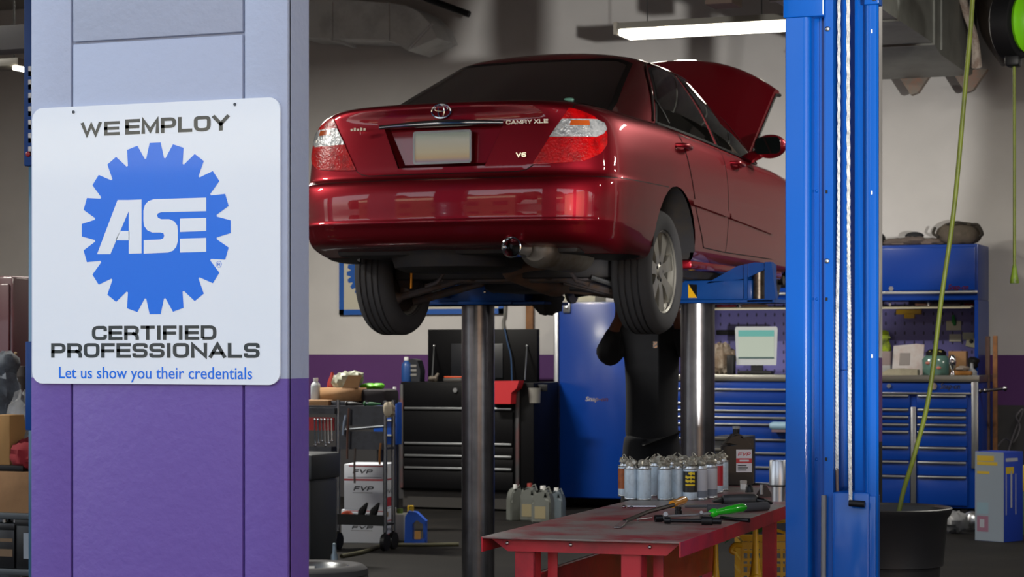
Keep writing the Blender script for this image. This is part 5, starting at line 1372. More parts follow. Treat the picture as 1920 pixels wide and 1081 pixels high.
# small blue drawer unit behind the cart
UY = 15.6
u0, u1 = atY(700, 800, UY).x, atY(744, 800, UY).x; uz0, uz1 = atY(720, 833, UY).z, atY(720, 754, UY).z
un = thing('drawer_unit', ((u0 + u1) / 2, UY, 0), 'small blue drawer unit on a dark stand behind the right end of the cart', 'drawer unit')
MB().box(u0, u1, UY, UY + .10, uz0, uz1, bev=.006).build('unit_body', mat('unit_blue', '#0b3f93', .4), un, world=True)
for y in (788, 816, 770): z = atY(730, y, UY).z; MB().box(u0 + .02, u1 - .02, UY - .015, UY, z - .008, z + .008, bev=.003).build('drawer_pull', M_alu, un, world=True)
MB().box(u0 + .02, u0 + .06, UY + .02, UY + .06, 0, uz0).box(u1 - .05, u1 - .01, UY + .02, UY + .06, 0, uz0).build('unit_stand', M_dark, un, world=True)
q = atY(740, 752, UY + .1); bottle('spray_can', (q.x, UY + .1, uz1), .12, .026, M_can, 'small spray can on the blue drawer unit behind the cart', 'spray can')
# hanging tools on the cart
for i, (xa, ya, xb, yb_, col, lb) in enumerate(((654, 765, 651, 860, '#5d4138', 'reddish cord hanging down the front of the cart'), (666, 840, 665, 905, '#4d4440', 'dark cord hanging from the middle shelf of the cart'), (714, 830, 712, 870, '#8a5a2a', 'tan strap hanging by the right post of the cart'), (648, 778, 643, 815, '#8fa0b8', 'bright screwdriver hanging by the left front post of the cart'))):
    t = thing(['cord', 'cord', 'strap', 'screwdriver'][i], atY(xb, yb_, KY - .03), lb, ['cord', 'cord', 'strap', 'screwdriver'][i])
    MB().tube([atY(xa, ya, KY - .03), atY((xa + xb) / 2 - 1, (ya + yb_) / 2, KY - .035), atY(xb, yb_, KY - .03)], .008, n=6, rn=10).build(['cord_line', 'cord_line', 'strap_band', 'screwdriver_body'][i], mat('hang' + str(i), col, .4 if i == 3 else .7), t, world=True)
lay = [((645, 752), 'chrome', 'silver pliers'), ]
rr = random.Random(3)
for i, (px, lb, col) in enumerate(((662, 'black-handled hammer head lying on the cart top by the left post', '#1b1b1d'), (682, 'chrome socket lying on the front of the cart top', '#b9bcc0'), (697, 'green-handled screwdriver lying on the cart top', '#1d5a34'))):
    q = onct(px, .03); t = thing(['hammer', 'socket', 'screwdriver'][i], (q.x, q.y, ct2), lb, ['hammer', 'socket', 'screwdriver'][i])
    if i == 1: MB().cyl((0, 0, .02), (.03, .01, .02), .018, n=16).build('socket_body', M_chrome, t)
    else: MB().tube([(-.05, 0, .014), (.0, .01, .014), (.06, .02, .012)], [.012, .014, .006], n=10).ball((-.05, 0, .016), .018, n=10, squash=(.7, 1.4, 1)).build(['hammer_body', '', 'screwdriver_body'][i], mat('tl' + str(i), col, .4), t)
# on the bottom tray
q = atY(651, 967, KY + .1); t = thing('orange_plug', (q.x, KY + .1, zl0 + .012), 'orange round plug on the bottom tray of the cart', 'plug')
MB().ball((0, 0, .04), .05, n=18, squash=(1, .8, .8)).build('plug_body', mat('plug_orange', '#b3401c', .5), t)
for px, lb in ((682, 'dark-handled scraper leaning on the bottom tray of the cart, left of its twin'), (704, 'dark-handled scraper leaning on the bottom tray of the cart, by the right post')):
    A_ = atY(px - 9, 968, KY + .05); B_ = atY(px + 7, 942, KY + .05); t = thing('scraper', (A_.x, KY + .05, zl0 + .012), lb, 'scraper', 'scrapers on the cart')
    MB().tube([Vector((A_.x, A_.y, zl0 + .02)), A_.lerp(B_, .4), B_], [.022, .03, .008], n=8).build('scraper_body', M_dark, t, world=True)
# cartons of oil, with FVP in slanted letters
M_ctn = mat('carton_white', '#c3c8d0', .7); M_ctr = mat('carton_red', '#a3202b', .6); M_crt = mat('carton_tan', '#8c7350', .8)
def carton(px0, px1, pxr, y0, y1, D, label, big=False):
    A_ = atD(px0, y0, D); W_ = (atD(px1, y0, D) - A_).length; dd = .33; Hh = abs(atD(px0, y1, D).z - atD(px0, y0, D).z)
    z0 = max(A_.z, 0)
    t = thing('carton', (A_.x, A_.y, z0), label, 'carton', 'white and red oil cartons', rz=.17)
    MB().box(0, W_, 0, dd, 0, Hh, bev=.004).build('carton_body', M_ctn, t)
    pr = MB(); f = lambda x, z: (x, -.0015, z); s = lambda y, z: (W_ + .0015, y, z)
    def rect(fn_, a, b, c, d): pr._f([pr.bm.verts.new(fn_(*q_)) for q_ in ((a, c), (b, c), (b, d), (a, d))], False)
    pr.m(1); rect(f, 0, W_, Hh * .64, Hh * .68); rect(s, .03, dd - .03, .02, Hh * .26); rect(s, 0, dd, Hh * .64, Hh * .67); rect(f, W_ * .12, W_, Hh * .95, Hh * .975)
    pr.m(0); lettering(pr, 'FVP', W_ * .24, W_ * .72, Hh * .42, Hh * .10, f, t=.26, slant=.35); lettering(pr, 'FVP', W_ * .22, W_ * .7, Hh * .80, Hh * .09, f, t=.26, slant=.35)
    lettering(pr, 'FVP', dd * .12, dd * .8, Hh * .34, Hh * .09, s, t=.26, slant=.35)
    rect(f, W_ * .1, W_ * .95, Hh * .71, Hh * .72); rect(f, W_ * .22, W_ * .72, Hh * .37, Hh * .38)
    pr.m(2); rect(s, .03, .10, Hh * .78, Hh * .93); rect(s, dd - .12, dd - .02, Hh * .80, Hh * .98)
    pr.build('carton_print', [mat('print_black', '#24262c', .6), M_ctr, M_crt], t)
    return t, Hh
_, h1 = carton(640, 724, 757, 1019, 957, 16.2, 'white and red oil carton at the bottom of the pair behind the cart')
c_, _ = carton(645, 722, 757, 955, 870, 16.2, 'white and red oil carton stacked on top of the lower one behind the cart')
c_.location.z = h1
q = atD(750, 1008, 16.4); t = thing('jug', (q.x, q.y, 0), 'white jug with a dark print right of the lower oil carton', 'jug', rz=.2)
MB().box(-.05, .05, -.08, .08, 0, .20, bev=.012).build('jug_body', mat('jug_white', '#a9aca4', .5), t); MB().cyl((.0, 0, .195), (.0, 0, .235), .022, n=14).build('jug_cap', mat('cap_green', '#5f7a2f', .5), t)
q = atD(775, 1010, 16.2); t = thing('jug', (q.x, q.y, 0), 'bright blue plastic jug with a yellow cap on the floor by the cartons', 'jug', rz=.3)
jb = MB().prism([(-.06, 0), (.0, 0), (.0, .14), (.03, .17), (.09, .13), (.10, .16), (.03, .225), (-.03, .235), (-.055, .19)], lambda u, v: (u, -.05, v), lambda u, v: (u, .05, v)); jb.box(.0, .09, -.05, .05, 0, .03)
jb.box(.075, .1, -.03, .03, 0, .15)
jb.build('jug_body', mat('jug_blue', '#0d4db3', .4), t); MB().cyl((-.02, 0, .225), (-.02, 0, .27), .024, n=16).build('jug_cap', mat('cap_yellow', '#c9a20f', .5), t)
MB().box(.015, .06, -.055, -.048, .03, .09).build('jug_label', mat('jug_lab2', '#b98a4a', .5), t)
# dark bin, pale tube, tyre on the floor
q = atD(565, 1010, 14.6); t = thing('trash_can', (q.x, q.y, 0), 'dark grey square bin half hidden behind the column', 'bin')
zt = atD(575, 848, 14.6).z
MB().box(-.21, .17, -.2, .2, 0, zt - .16, bev=.03).box(-.225, .185, -.215, .215, zt - .17, zt, bev=.02).build('bin_body', mat('bin_grey', '#33383c', .5), t)
q = atD(627, 1040, 13.7); t = thing('grease_gun', (q.x, q.y, 0), 'pale metal tube standing on the floor by the cart', 'tube')
MB().lathe([(0, 0), (.02, 0), (.021, .14), (.014, .15), (.012, .21), (0, .215)], n=18).build('tube_body', mat('tube_pale', '#6f7f8c', .35, .5), t)
q = atD(584, 1060, 12.45); q.z = 0
t = thing('wheel_assembly', (q.x, q.y, 0), 'car wheel lying flat on the floor at the foot of the column', 'wheel')
MB().lathe([(.21, .03), (.25, 0), (.29, .005), (.315, .03), (.32, .06), (.312, .065), (.32, .07), (.32, .14), (.312, .145), (.32, .15), (.315, .18), (.29, .2), (.25, .205), (.215, .185), (.21, .1)], n=56).build('tyre', M_rubber, t)
rm = MB().lathe([(.212, .19), (.205, .198), (.195, .185), (.18, .12), (.07, .135), (.06, .15), (0, .15)], n=40)
for k in range(6): a = PI / 3 * k; rm.prism([(.05, -.02), (.2, -.03), (.2, .03), (.05, .02)], lambda u, v: (u * math.cos(a) - v * math.sin(a), u * math.sin(a) + v * math.cos(a), .175), lambda u, v: (u * math.cos(a) - v * math.sin(a), u * math.sin(a) + v * math.cos(a), .15))
rm.build('rim', M_alu, t)
t = thing('floor_cable', atZ(780, 1020, .012), 'dark yellowish hose lying in a curve on the floor before the black cabinet', 'hose')
MB().tube([atZ(640, 1042, .014), atZ(680, 1034, .014), atZ(720, 1022, .014), atZ(790, 1021, .014), atZ(860, 1020, .014)], .014, n=8, rn=24).build('hose_tube', mat('floor_hose', '#3f3d26', .6), t, world=True)
# ------------------------------------------------------------------ blue bench units along the right of the back wall
CYF = 18.27
M_sb = mat('chest_blue', '#043488', .34, spec=.3, coat=.12, coat_rough=.12)
def cx(px): return atY(px, 700, CYF).x
def czz(py): return atY(1700, py, CYF).z
e0, em_, e1 = cx(1340) - .62, cx(1545), cx(1835)
ztopw = czz(703); zbot = czz(950)
for (a, b, lb, cols) in ((e0, em_ - .004, 'blue drawer chest behind the lift piston, carrying the computer monitor', [(0, 1)]), (em_ + .004, e1, 'blue drawer chest behind the black bin, with two banks of drawers', [(0, .565), (.61, 1)])):
    ch = thing('tool_chest', ((a + b) / 2, CYF, 0), lb, 'tool chest', 'blue tool chests on the back wall')
    MB().box(a, b, CYF, YB - .08, zbot, czz(716), bev=.01).build('chest_body', M_sb, ch, world=True)
    w = b - a; g = .02
    # top drawer
    if len(cols) == 2:
        rows = [765, 779, 793, 807, 836, 863, 890, 947]
        d0 = MB().box(a + .02, b - .06, CYF - .016, CYF, czz(737) , czz(718), bev=.004).build('drawer', M_sb, ch, world=True)
        MB().box(a + .02, b - .06, CYF - .032, CYF - .014, czz(738.5), czz(735), bev=.004).build('drawer_pull', M_alu, d0, world=True)
        MB().box(b - .055, b + .0, CYF - .03, CYF, czz(875), czz(714), bev=.006).build('corner_strip', M_alu, ch, world=True)
        MB().box(a + w * .57, a + w * .605, CYF - .035, CYF, zbot + .03, czz(762), bev=.008).build('door_handle', M_alu, ch, world=True)
        q = atY(1668, 723, CYF); MB().cyl((q.x, CYF - .03, q.z), (q.x, CYF - .016, q.z), .018, n=14).build('lock', M_alu, ch, world=True)
        bd2 = MB(); q = atY(1752, 728, CYF); q2_ = atY(1800, 728, CYF); font_fit(bd2, 'Snap-on', q.x + .05, q2_.x, q.z, .045, lambda x, z: (x, CYF - .018, z), bold=.02, slant=.2)
        bd2.cyl((q.x, CYF - .03, q.z + .02), (q.x, CYF - .016, q.z + .02), .028, n=16); bd2.build('badge', M_chrome, ch, world=True)
    else:
        rows = [735, 762, 776, 789, 802, 831, 857, 884, 915, 947]
    for (c0_, c1_) in cols:
        zt_ = czz(739 if len(cols) == 2 else 718)
        for i, y in enumerate(rows):
            zb_2 = czz(y)
            if i == len(rows) - 1: zb_2 = zbot + .02
            dr = MB().box(a + .02 + (w - .04) * c0_, a + .02 + (w - .04) * c1_ - (.07 if c1_ == 1 and len(cols) == 2 else 0), CYF - .016, CYF, zb_2 + .004, zt_ - .004, bev=.003).build('drawer', M_sb, ch, world=True)
            top_pull = len(cols) == 2
            zp = zt_ - .012 if top_pull else zb_2 + .014
            if not (not top_pull and i == len(rows) - 1):
                MB().box(a + .03 + (w - .04) * c0_, a + .01 + (w - .04) * c1_ - (.07 if c1_ == 1 and len(cols) == 2 else 0), CYF - .034, CYF - .014, zp - .009, zp + .009, bev=.004).build('drawer_pull', M_alu, dr, world=True)
            zt_ = zb_2
    for x in (a + .12, b - .12):
        MB().cyl((x - .025, CYF + .1, .075), (x + .025, CYF + .1, .075), .075, n=20).box(x - .03, x + .03, CYF + .06, CYF + .14, .1, zbot).build('caster', M_dark, ch, world=True)
wt = thing('worktop', ((e0 + e1) / 2, CYF, czz(716)), 'long stainless steel worktop over the blue chests', 'worktop')
MB().box(e0 - .01, e1 + .01, CYF - .03, YB - .07, czz(716) + .001, ztopw, bev=.006).build('worktop_slab', mat('stainless', '#8f8d86', .3, .85), wt, world=True)
# hutch: overhead cabinet, pegboard back, side cheek
HY = 18.62
hx0, hx1 = e0, atY(1834, 500, HY).x; hz1 = atY(1700, 459, HY).z; hz0 = atY(1700, 563, HY).z
ht = thing('wall_cabinet', ((hx0 + hx1) / 2, HY, ztopw), 'long blue overhead cabinet with a purple pegboard back above the worktop', 'overhead cabinet')
MB().box(hx0, hx1, HY, YB - .05, hz0, hz1, bev=.01).build('cabinet_body', M_sb, ht, world=True)
MB().box(em_, hx1 - .02, HY - .02, HY, atY(1700, 545, HY).z, atY(1700, 464, HY).z, bev=.01).build('cabinet_door', M_sb, ht, world=True)
MB().box(hx0 + .02, em_ - .02, HY - .02, HY, atY(1700, 545, HY).z, atY(1700, 464, HY).z, bev=.01).build('cabinet_door', M_sb, ht, world=True)
MB().box(hx0, hx1, HY - .035, HY - .005, atY(1700, 551, HY).z, atY(1700, 546, HY).z, bev=.004).build('door_rail', M_alu, ht, world=True)
q = atY(1672, 541, HY); MB().cyl((q.x, HY - .03, q.z), (q.x, HY - .02, q.z), .02, n=14).build('lock', M_alu, ht, world=True)
bd3 = MB(); q = atY(1778, 543, HY); q2_ = atY(1816, 543, HY); font_fit(bd3, 'Snap-on', q.x, q2_.x, q.z, .045, lambda x, z: (x, HY - .022, z), bold=.02, slant=.2); bd3.build('badge', M_chrome, ht, world=True)
M_peg = mat('pegboard', '#5a5690', .45)
PB = YB - .075
def peg_holes(m):
    nt = m.node_tree; N = nt.nodes; L = nt.links
    tc_ = N.new('ShaderNodeTexCoord'); mp_ = N.new('ShaderNodeMapping'); mp_.inputs['Scale'].default_value = (1 / .083, 0, 1 / .083); mp_.inputs['Location'].default_value = (.3, 0, .2)
    fr_n = N.new('ShaderNodeVectorMath'); fr_n.operation = 'FRACTION'; sb_n = N.new('ShaderNodeVectorMath'); sb_n.operation = 'SUBTRACT'; sb_n.inputs[1].default_value = (.5, 0, .5)
    sc_n = N.new('ShaderNodeVectorMath'); sc_n.operation = 'MULTIPLY'; sc_n.inputs[1].default_value = (1, 0, .5)
    ln_n = N.new('ShaderNodeVectorMath'); ln_n.operation = 'LENGTH'; lt_n = N.new('ShaderNodeMath'); lt_n.operation = 'LESS_THAN'; lt_n.inputs[1].default_value = .1
    mx = N.new('ShaderNodeMixRGB'); mx.inputs['Color1'].default_value = (*srgb('#5a5690'), 1); mx.inputs['Color2'].default_value = (*srgb('#232144'), 1)
    L.new(tc_.outputs['Object'], mp_.inputs['Vector']); L.new(mp_.outputs[0], fr_n.inputs[0]); L.new(fr_n.outputs[0], sb_n.inputs[0]); L.new(sb_n.outputs[0], sc_n.inputs[0]); L.new(sc_n.outputs[0], ln_n.inputs[0])
    L.new(ln_n.outputs['Value'], lt_n.inputs[0]); L.new(lt_n.outputs[0], mx.inputs['Fac']); L.new(mx.outputs[0], N['Principled BSDF'].inputs['Base Color'])
peg_holes(M_peg)
MB().box(hx0, hx1 - .02, PB, PB + .02, ztopw, hz0).build('pegboard_panel', M_peg, ht, world=True)
MB().box(hx1 - .03, hx1, HY, YB - .05, ztopw, hz0).build('side_cheek', M_sb, ht, world=True); MB().box(hx0, hx0 + .03, HY, YB - .05, ztopw, hz0).build('side_cheek', M_sb, ht, world=True)
MB().box(hx0 + .05, hx1 - .07, HY + .05, HY + .08, atY(1700, 578, HY).z, atY(1700, 573.5, HY).z).box(hx0 + .05, hx1 - .05, HY + .05, YB - .08, atY(1700, 575, HY).z, atY(1700, 573.8, HY).z).build('tool_shelf', mat('shelf_edge', '#b9b39c', .4, .4), ht, world=True)
sz_ = atY(1700, 573.5, HY).z
# long tools lying on the shelf
for i, (p0, p1, y, col, lb) in enumerate(((1716, 1745, 568.5, '#7a5548', 'brown-handled tool lying on the shelf under the overhead cabinet'), (1740, 1800, 564, '#5d5566', 'grey bar lying on the shelf under the overhead cabinet'), (1808, 1832, 566, '#8f2240', 'red-handled tool at the right end of the shelf'), (1345, 1382, 567, '#8c1f2c', 'red bar on the shelf seen below the lift arm'))):
    yy_ = HY + .12 + .07 * i; A_, B_ = atY(p0, y, yy_), atY(p1, y, yy_); A_.z = B_.z = sz_ + .014
    t = thing('hand_tool', (A_.x, yy_, sz_), lb, 'hand tool')
    MB().tube([A_, A_.lerp(B_, .5), B_], [.013, .010, .012], n=10).build('tool_shaft', mat('ht' + str(i), col, .5), t, world=True)
for i, px in enumerate((1669, 1741, 1388)):
    q = atY(px, 568, HY + .06); t = thing('socket', (q.x, HY + .055, sz_), ['chrome socket on the shelf above the yellow tool', 'chrome socket on the shelf beside the brown-handled tool', 'chrome socket on the shelf under the lift arm'][i], 'socket')
    MB().lathe([(0, 0), (.013, 0), (.013, .03), (.009, .04), (0, .04)], n=14).build('socket_body', M_chrome, t)
q = atY(1410, 575, HY + .2); t = thing('pliers', (q.x, HY + .2, sz_), 'brown handled pliers on the shelf under the lift arm bracket', 'pliers')
MB().tube([(-.10, 0, .014), (0, .02, .018), (.14, .0, .014)], [.012, .016, .01], n=8).tube([(0, .02, .018), (.13, .06, .014)], .011, n=8).build('pliers_body', mat('pliers_brown', '#5b4030', .6), t)
# pegboard things
def pinned(name, px0, px1, py0, py1, col, lb, cat, d=.004, rot=0, sub=None):
    A_, B_ = atY(px0, py1, PB - .006), atY(px1, py0, PB - .006)
    t = thing(name, ((A_.x + B_.x) / 2, PB - .006, (A_.z + B_.z) / 2), lb, cat)
    MB().box(-(B_.x - A_.x) / 2, (B_.x - A_.x) / 2, -d, .004, -(B_.z - A_.z) / 2, (B_.z - A_.z) / 2).build(name + '_sheet', mat(name + col, col, .6), t)
    if rot: t.rotation_euler.y = rot
    return t, A_, B_
t, A_, B_ = pinned('note', 1774, 1802, 601, 619, '#b5b29c', 'cream note held by a green clip on the pegboard', 'note')
MB().tube([(-.0, -.012, .09), (.005, -.014, .03), (.012, -.012, .0)], [.01, .02, .008], n=8).build('note_clip', mat('clip_green', '#127f2c', .5), t)
pinned('note', 1780, 1802, 626, 640, '#aaa796', 'smaller cream note under the one with the green clip', 'note')
pinned('note', 1805, 1826, 623, 636, '#a3a48f', 'small note at the right of the pegboard, upper of two', 'note')
t, A_, B_ = pinned('note', 1812, 1830, 633, 650, '#a6a386', 'tilted note with a dark spot at the right of the pegboard', 'note', d=.008, rot=.2)
MB().ball((0, -.012, .01), .018, n=10, squash=(1, .3, 1)).build('note_spot', M_dark, t)
q = atY(1704, 586, PB - .03); t = thing('level_tool', (q.x, PB - .03, q.z), 'yellow tool hung at the top of the pegboard under the shelf', 'yellow tool')
MB().box(-.11, .11, -.01, .03, -.015, .03, bev=.006).box(-.04, .05, -.01, .03, -.05, .0, bev=.006).build('tool_body', mat('tool_yellow', '#b08a1c', .5), t)
q = atY(1657, 640, PB - .05); t = thing('work_gloves', (q.x, PB - .05, q.z), 'lime green gloves hung on the pegboard by the blue post', 'gloves')
MB().ball((0, 0, .03), .06, n=16, squash=(.9, .5, 1.1), lump=.25, seed=21).ball((.02, 0, -.06), .05, n=14, squash=(.8, .5, 1.3), lump=.25, seed=22).build('glove_body', mat('glove_lime', '#9fb81c', .6, wear='#3c4430', wear_scale=10), t)
# on the worktop
def onw(px, dy): q = atY(px, 700, CYF + dy); return Vector((q.x, CYF + dy, ztopw))
p_ = onw(1657, .55); t = thing('storage_tin', p_, 'pale pinkish tin standing on the worktop beside the blue post', 'tin')
MB().box(-.07, .07, -.06, .06, 0, .20, bev=.01).build('tin_body', mat('tin_pink', '#8a7b7c', .5), t); MB().box(-.072, .072, -.062, .062, .0, .08, bev=.006).build('tin_foot', mat('tin_grey', '#9c9d9e', .5), t)
p_ = onw(1705, .55); t = thing('catalogue', p_, 'white catalogue with a printed picture leaning on the pegboard', 'catalogue', rz=-.05)
MB().prism([(-.135, 0), (.13, 0), (.13, .255), (.06, .262), (-.135, .245)], lambda u, v: (u, -.07 + v * .25, v), lambda u, v: (u, -.055 + v * .25, v)).build('catalogue_cover', mat('cover', '#b3aeae', .4, wear='#a6908a', wear_scale=5), t)
MB().prism([(-.075, .08), (.015, .08), (.015, .185), (-.075, .185)], lambda u, v: (u, -.073 + v * .25, v), lambda u, v: (u, -.071 + v * .25, v)).build('catalogue_picture', mat('cover_pic', '#77706e', .4), t)
p_ = onw(1690, .2); t = thing('open_book', p_, 'open book lying on the worktop before the catalogue', 'book', rz=.12)
MB().prism([(-.19, 0), (.14, 0), (.14, .045), (.0, .055), (-.10, .05)], lambda u, v: (u, -.1, v), lambda u, v: (u, .16, v)).build('book_pages', mat('pages', '#9c9682', .7, wear='#8a8472', wear_scale=12), t)
p_ = onw(1755, .35); t = thing('water_jug', p_, 'greenish clear jug with a black lid and red print on the worktop', 'jug')
MB().lathe([(0, 0), (.095, 0), (.10, .01), (.105, .13), (.085, .16), (.07, .165)], n=32, sx=1.12).build('jug_body', mat('jug_green', '#56776f', .2, coat=.5), t)
MB().lathe([(.078, .155), (.08, .19), (.05, .215), (0, .22)], n=28, sx=1.1).build('jug_lid', M_dark, t)
for x, z in ((-.05, .10), (.04, .06)): MB().ball((x, -.098, z), .018, n=10, squash=(1.2, .3, .7)).build('jug_print', mat('jug_print', '#b06a5e', .5), t)
for x in (-.03, .04): MB().ball((x, -.055, .195), .016, n=10, squash=(1.3, .5, .5)).build('lid_badge', mat('lid_badge', '#b8ae6a', .5), t)
p_ = onw(1786, .06); t = thing('spray_bottle', p_, 'gleaming chrome flask standing at the front edge of the worktop', 'flask')
MB().lathe([(0, 0), (.018, 0), (.02, .012), (.012, .03), (.012, .05), (.026, .075), (.03, .11), (.026, .15), (.012, .168), (0, .17)], n=28).build('flask_body', M_chrome, t)
p_ = onw(1800, .5); t = thing('carton', p_, 'brown small carton at the right end of the worktop', 'carton')
MB().box(-.09, .06, -.05, .05, 0, .20, bev=.006).build('carton_body', M_card, t)
p_ = onw(1805, .2); t = thing('paste_pot', p_, 'amber pot lying at the right of the worktop', 'pot')
MB().box(-.07, .08, -.05, .06, 0, .035, bev=.01).build('pot_base', mat('pot_amber', '#8a5a18', .5), t); MB().ball((.0, 0, .055), .04, n=14, squash=(1.3, 1, .6), lump=.2, seed=31).build('pot_content', mat('pot_mix', '#857a70', .6), t)
p_ = onw(1822, .25); t = thing('oil_can', p_, 'white and black spouted can at the right end of the worktop', 'oil can')
MB().lathe([(0, 0), (.045, 0), (.045, .03), (.015, .06), (.012, .10), (0, .10)], n=20).build('can_body', mat('oilcan_pale', '#8f9297', .4), t); MB().ball((.0, .06, .1), .05, n=14, lump=.25, seed=33).build('can_rag', M_dark, t)
# monitor
p_ = onw(1419, .28); zb9 = atY(1419, 684, CYF + .28).z
mo = thing('computer_monitor', p_, 'grey square computer monitor with a pale lit screen on the worktop', 'monitor', rz=.12)
mw, m0, m1 = .185, zb9 - ztopw, atY(1419, 612, CYF + .28).z - ztopw
MB().prism([(-mw + .012, m0), (mw - .012, m0), (mw, m1 - .02), (mw - .01, m1), (-mw + .01, m1), (-mw, m1 - .02)], lambda u, v: (u, -.03, v), lambda u, v: (u * .93, .05, v)).build('monitor_case', mat('monitor_grey', '#a3a8ab', .45), mo)
MB().box(-mw + .03, mw - .03, -.034, -.03, m0 + .055, m1 - .03).build('screen', mat('screen_glow', '#8e988f', .3, emit=.35), mo)
MB().box(-mw + .03, mw - .03, -.0355, -.034, m1 - .085, m1 - .032).build('screen_bar', mat('screen_teal', '#4f8a86', .3, emit=.3), mo)
MB().box(-mw + .03, mw - .03, -.0355, -.034, m0 + .056, m0 + .068).build('screen_taskbar', mat('screen_task', '#2f4a4c', .3), mo)
MB().box(-.05, .05, -.01, .05, 0, m0 + .02).box(-.16, .14, -.08, .10, 0, .03, bev=.01).build('monitor_stand', M_dark, mo)
p_ = onw(1371, .22); t = thing('speaker', p_, 'small black loudspeaker left of the monitor', 'speaker')
MB().box(-.032, .032, -.04, .04, 0, .165, bev=.01).build('speaker_case', M_dark, t)
p_ = onw(1354, .45); t = thing('plastic_bag', p_, 'crumpled brown bag left of the monitor', 'bag')
MB().ball((0, 0, .13), .13, n=24, squash=(.9, .7, 1.05), lump=.2, seed=41).build('bag_film', mat('bag_brown', '#7c6a58', .6, wear='#a49a8c', wear_scale=10), t)
q = atY(1370, 623, PB - .05); t = thing('black_holster', (q.x, PB - .05, q.z), 'black tool hung on the pegboard left of the monitor', 'tool')
MB().box(-.13, .14, -.02, .04, -.022, .022, bev=.008).build('tool_body', M_dark, t)
# caulk roll sticking out behind the post
cl = atY(1444, 798, 18.2); t = thing('paper_roll', cl, 'pale blue roll end sticking out from behind the blue post', 'roll')
MB().tube([cl, cl + Vector((.03, 0, 0)), cl + Vector((.42, 0, 0))], [.025, .036, .036], n=20).build('roll_body', mat('roll_blue', '#86a8bd', .5), t, world=True)
MB().box(cl.x + .02, cl.x + .42, cl.y - .03, cl.y + .03, cl.z - .05, cl.z - .03).build('roll_holder', mat('roll_holder', '#6d5a62', .5), t, world=True)
# tray cabinet behind the oil bottle
q = atD(1352, 830, 16.8); t = thing('tool_tray', (q.x, q.y, 0), 'dark metal trolley with trays standing behind the spray cans', 'trolley')
z0, z1 = atD(1352, 862, 16.8).z, atD(1352, 818, 16.8).z
MB().box(-.09, .16, -.0, .4, 0, z1, bev=.01).build('trolley_body', mat('trolley_dark', '#23252a', .45), t)
for k, zf_ in enumerate((.92, .45, .12)): MB().box(-.085, .155, -.02, 0, z0 + (z1 - z0) * zf_ - .012, z0 + (z1 - z0) * zf_ + .012, bev=.003).build('tray_edge', mat('tray_edge', '#5f5d58', .4, .5), t)
# on top of the hutch
q = atY(1795, 455, HY + .15); t = thing('duffel_bag', (q.x, HY + .2, hz1), 'worn brown holdall on top of the overhead cabinet', 'bag')
bg3 = MB().grid(lambda u, v: (lambda a, b: Vector(((.185 + .012 * math.sin(7 * a)) * math.cos(a) * (math.sin(b) ** .6 if 0 < b < PI else 0) * (1.05 - .1 * (1 - math.cos(b)) / 2), .10 * math.sin(a) * (math.sin(b) ** .6 if 0 < b < PI else 0), .095 * (1 - math.cos(b)) + .008 * math.sin(5 * a + 3 * b))))(2 * PI * u, PI * v), 40, 16)
bg3.build('bag_body', mat('holdall_brown', '#4a4238', .9, wear='#5c5247', wear_scale=9), t)
MB().tube([(.12, -.05, .17), (.18, -.08, .16), (.215, -.08, .09), (.19, -.06, .07)], .013, n=8, rn=16).tube([(-.19, -.04, .15), (-.2, -.07, .10), (-.15, -.09, .07)], .012, n=8, rn=12).tube([(-.08, -.1, .17), (0, -.11, .19), (.09, -.1, .175)], .010, n=8, rn=10).build('bag_strap', mat('strap_dark', '#2d2923', .9), t)
q = atY(1712, 455, HY + .12); t = thing('cap', (q.x, HY + .18, hz1), 'flattened dark cap on a pile of cloth on the overhead cabinet', 'cap')
MB().ball((0, 0, .085), .07, n=20, squash=(1.15, .9, .5)).build('cap_crown', mat('cap_navy', '#15161b', .8), t)
t = thing('folded_cloth', (q.x, HY + .18, hz1), 'heap of brownish cloth under the dark cap', 'cloth')
MB().ball((-.10, 0, .028), .14, n=22, squash=(1.3, .8, .28), lump=.12, seed=51).ball((.10, .02, .028), .13, n=22, squash=(1.2, .8, .28), lump=.15, seed=52).ball((0, -.02, .04), .12, n=20, squash=(1, .8, .35), lump=.15, seed=53).build('cloth_folds', mat('cloth_brown', '#5a4f49', .9, wear='#6b5e58', wear_scale=10), t)
q = atY(1645, 450, HY + .12); t = thing('work_boot', (q.x, HY + .15, hz1), 'dark object peeping out by the blue post on the overhead cabinet', 'boot')
MB().ball((0, 0, .06), .07, n=16, squash=(.9, 1, .85), lump=.1, seed=55).build('boot_body', M_dark, t)
# timber sticks, clamp, boxes at the right
for i, (px, y1, col, lb, Yc) in enumerate(((1852, 630, '#5a4038', 'dark brown wooden pole leaning right of the blue chest', 18.7), (1866, 629, '#8a5a30', 'tan wooden pole leaning right of the darker one', 18.7))):
    q = atY(px, 850, Yc); z = atY(px, y1, Yc).z; t = thing('wooden_pole', (q.x, Yc, 0), lb, 'pole', 'wooden poles')
    MB().box(-.018, .018, -.018, .018, .0, z, bev=.003).build('pole_stick', mat('pole' + str(i), col, .7, wear='#4a3526', wear_scale=5), t)
A_ = atY(1834, 733, 18.3); B_ = atY(1884, 728, 18.3); t = thing('bar_clamp', A_, 'metal bar clamp sticking out across the two wooden poles', 'clamp')
MB().tube([A_, A_.lerp(B_, .4), B_], [.016, .012, .012], n=10).ball(A_.lerp(B_, .05), .022, n=10).ball(A_.lerp(B_, .25), .022, n=10).ball(B_, .022, n=10).build('clamp_bar', mat('clamp_metal', '#9a979b', .2, 1), t, world=True)
BD = 16.4; A_ = atD(1828, 1012, BD); A_.z = 0; wbx = .257; hbx = .66
bx = thing('product_box', A_, 'tall blue and grey product box on the floor right of the black bin', 'box', rz=-.45)
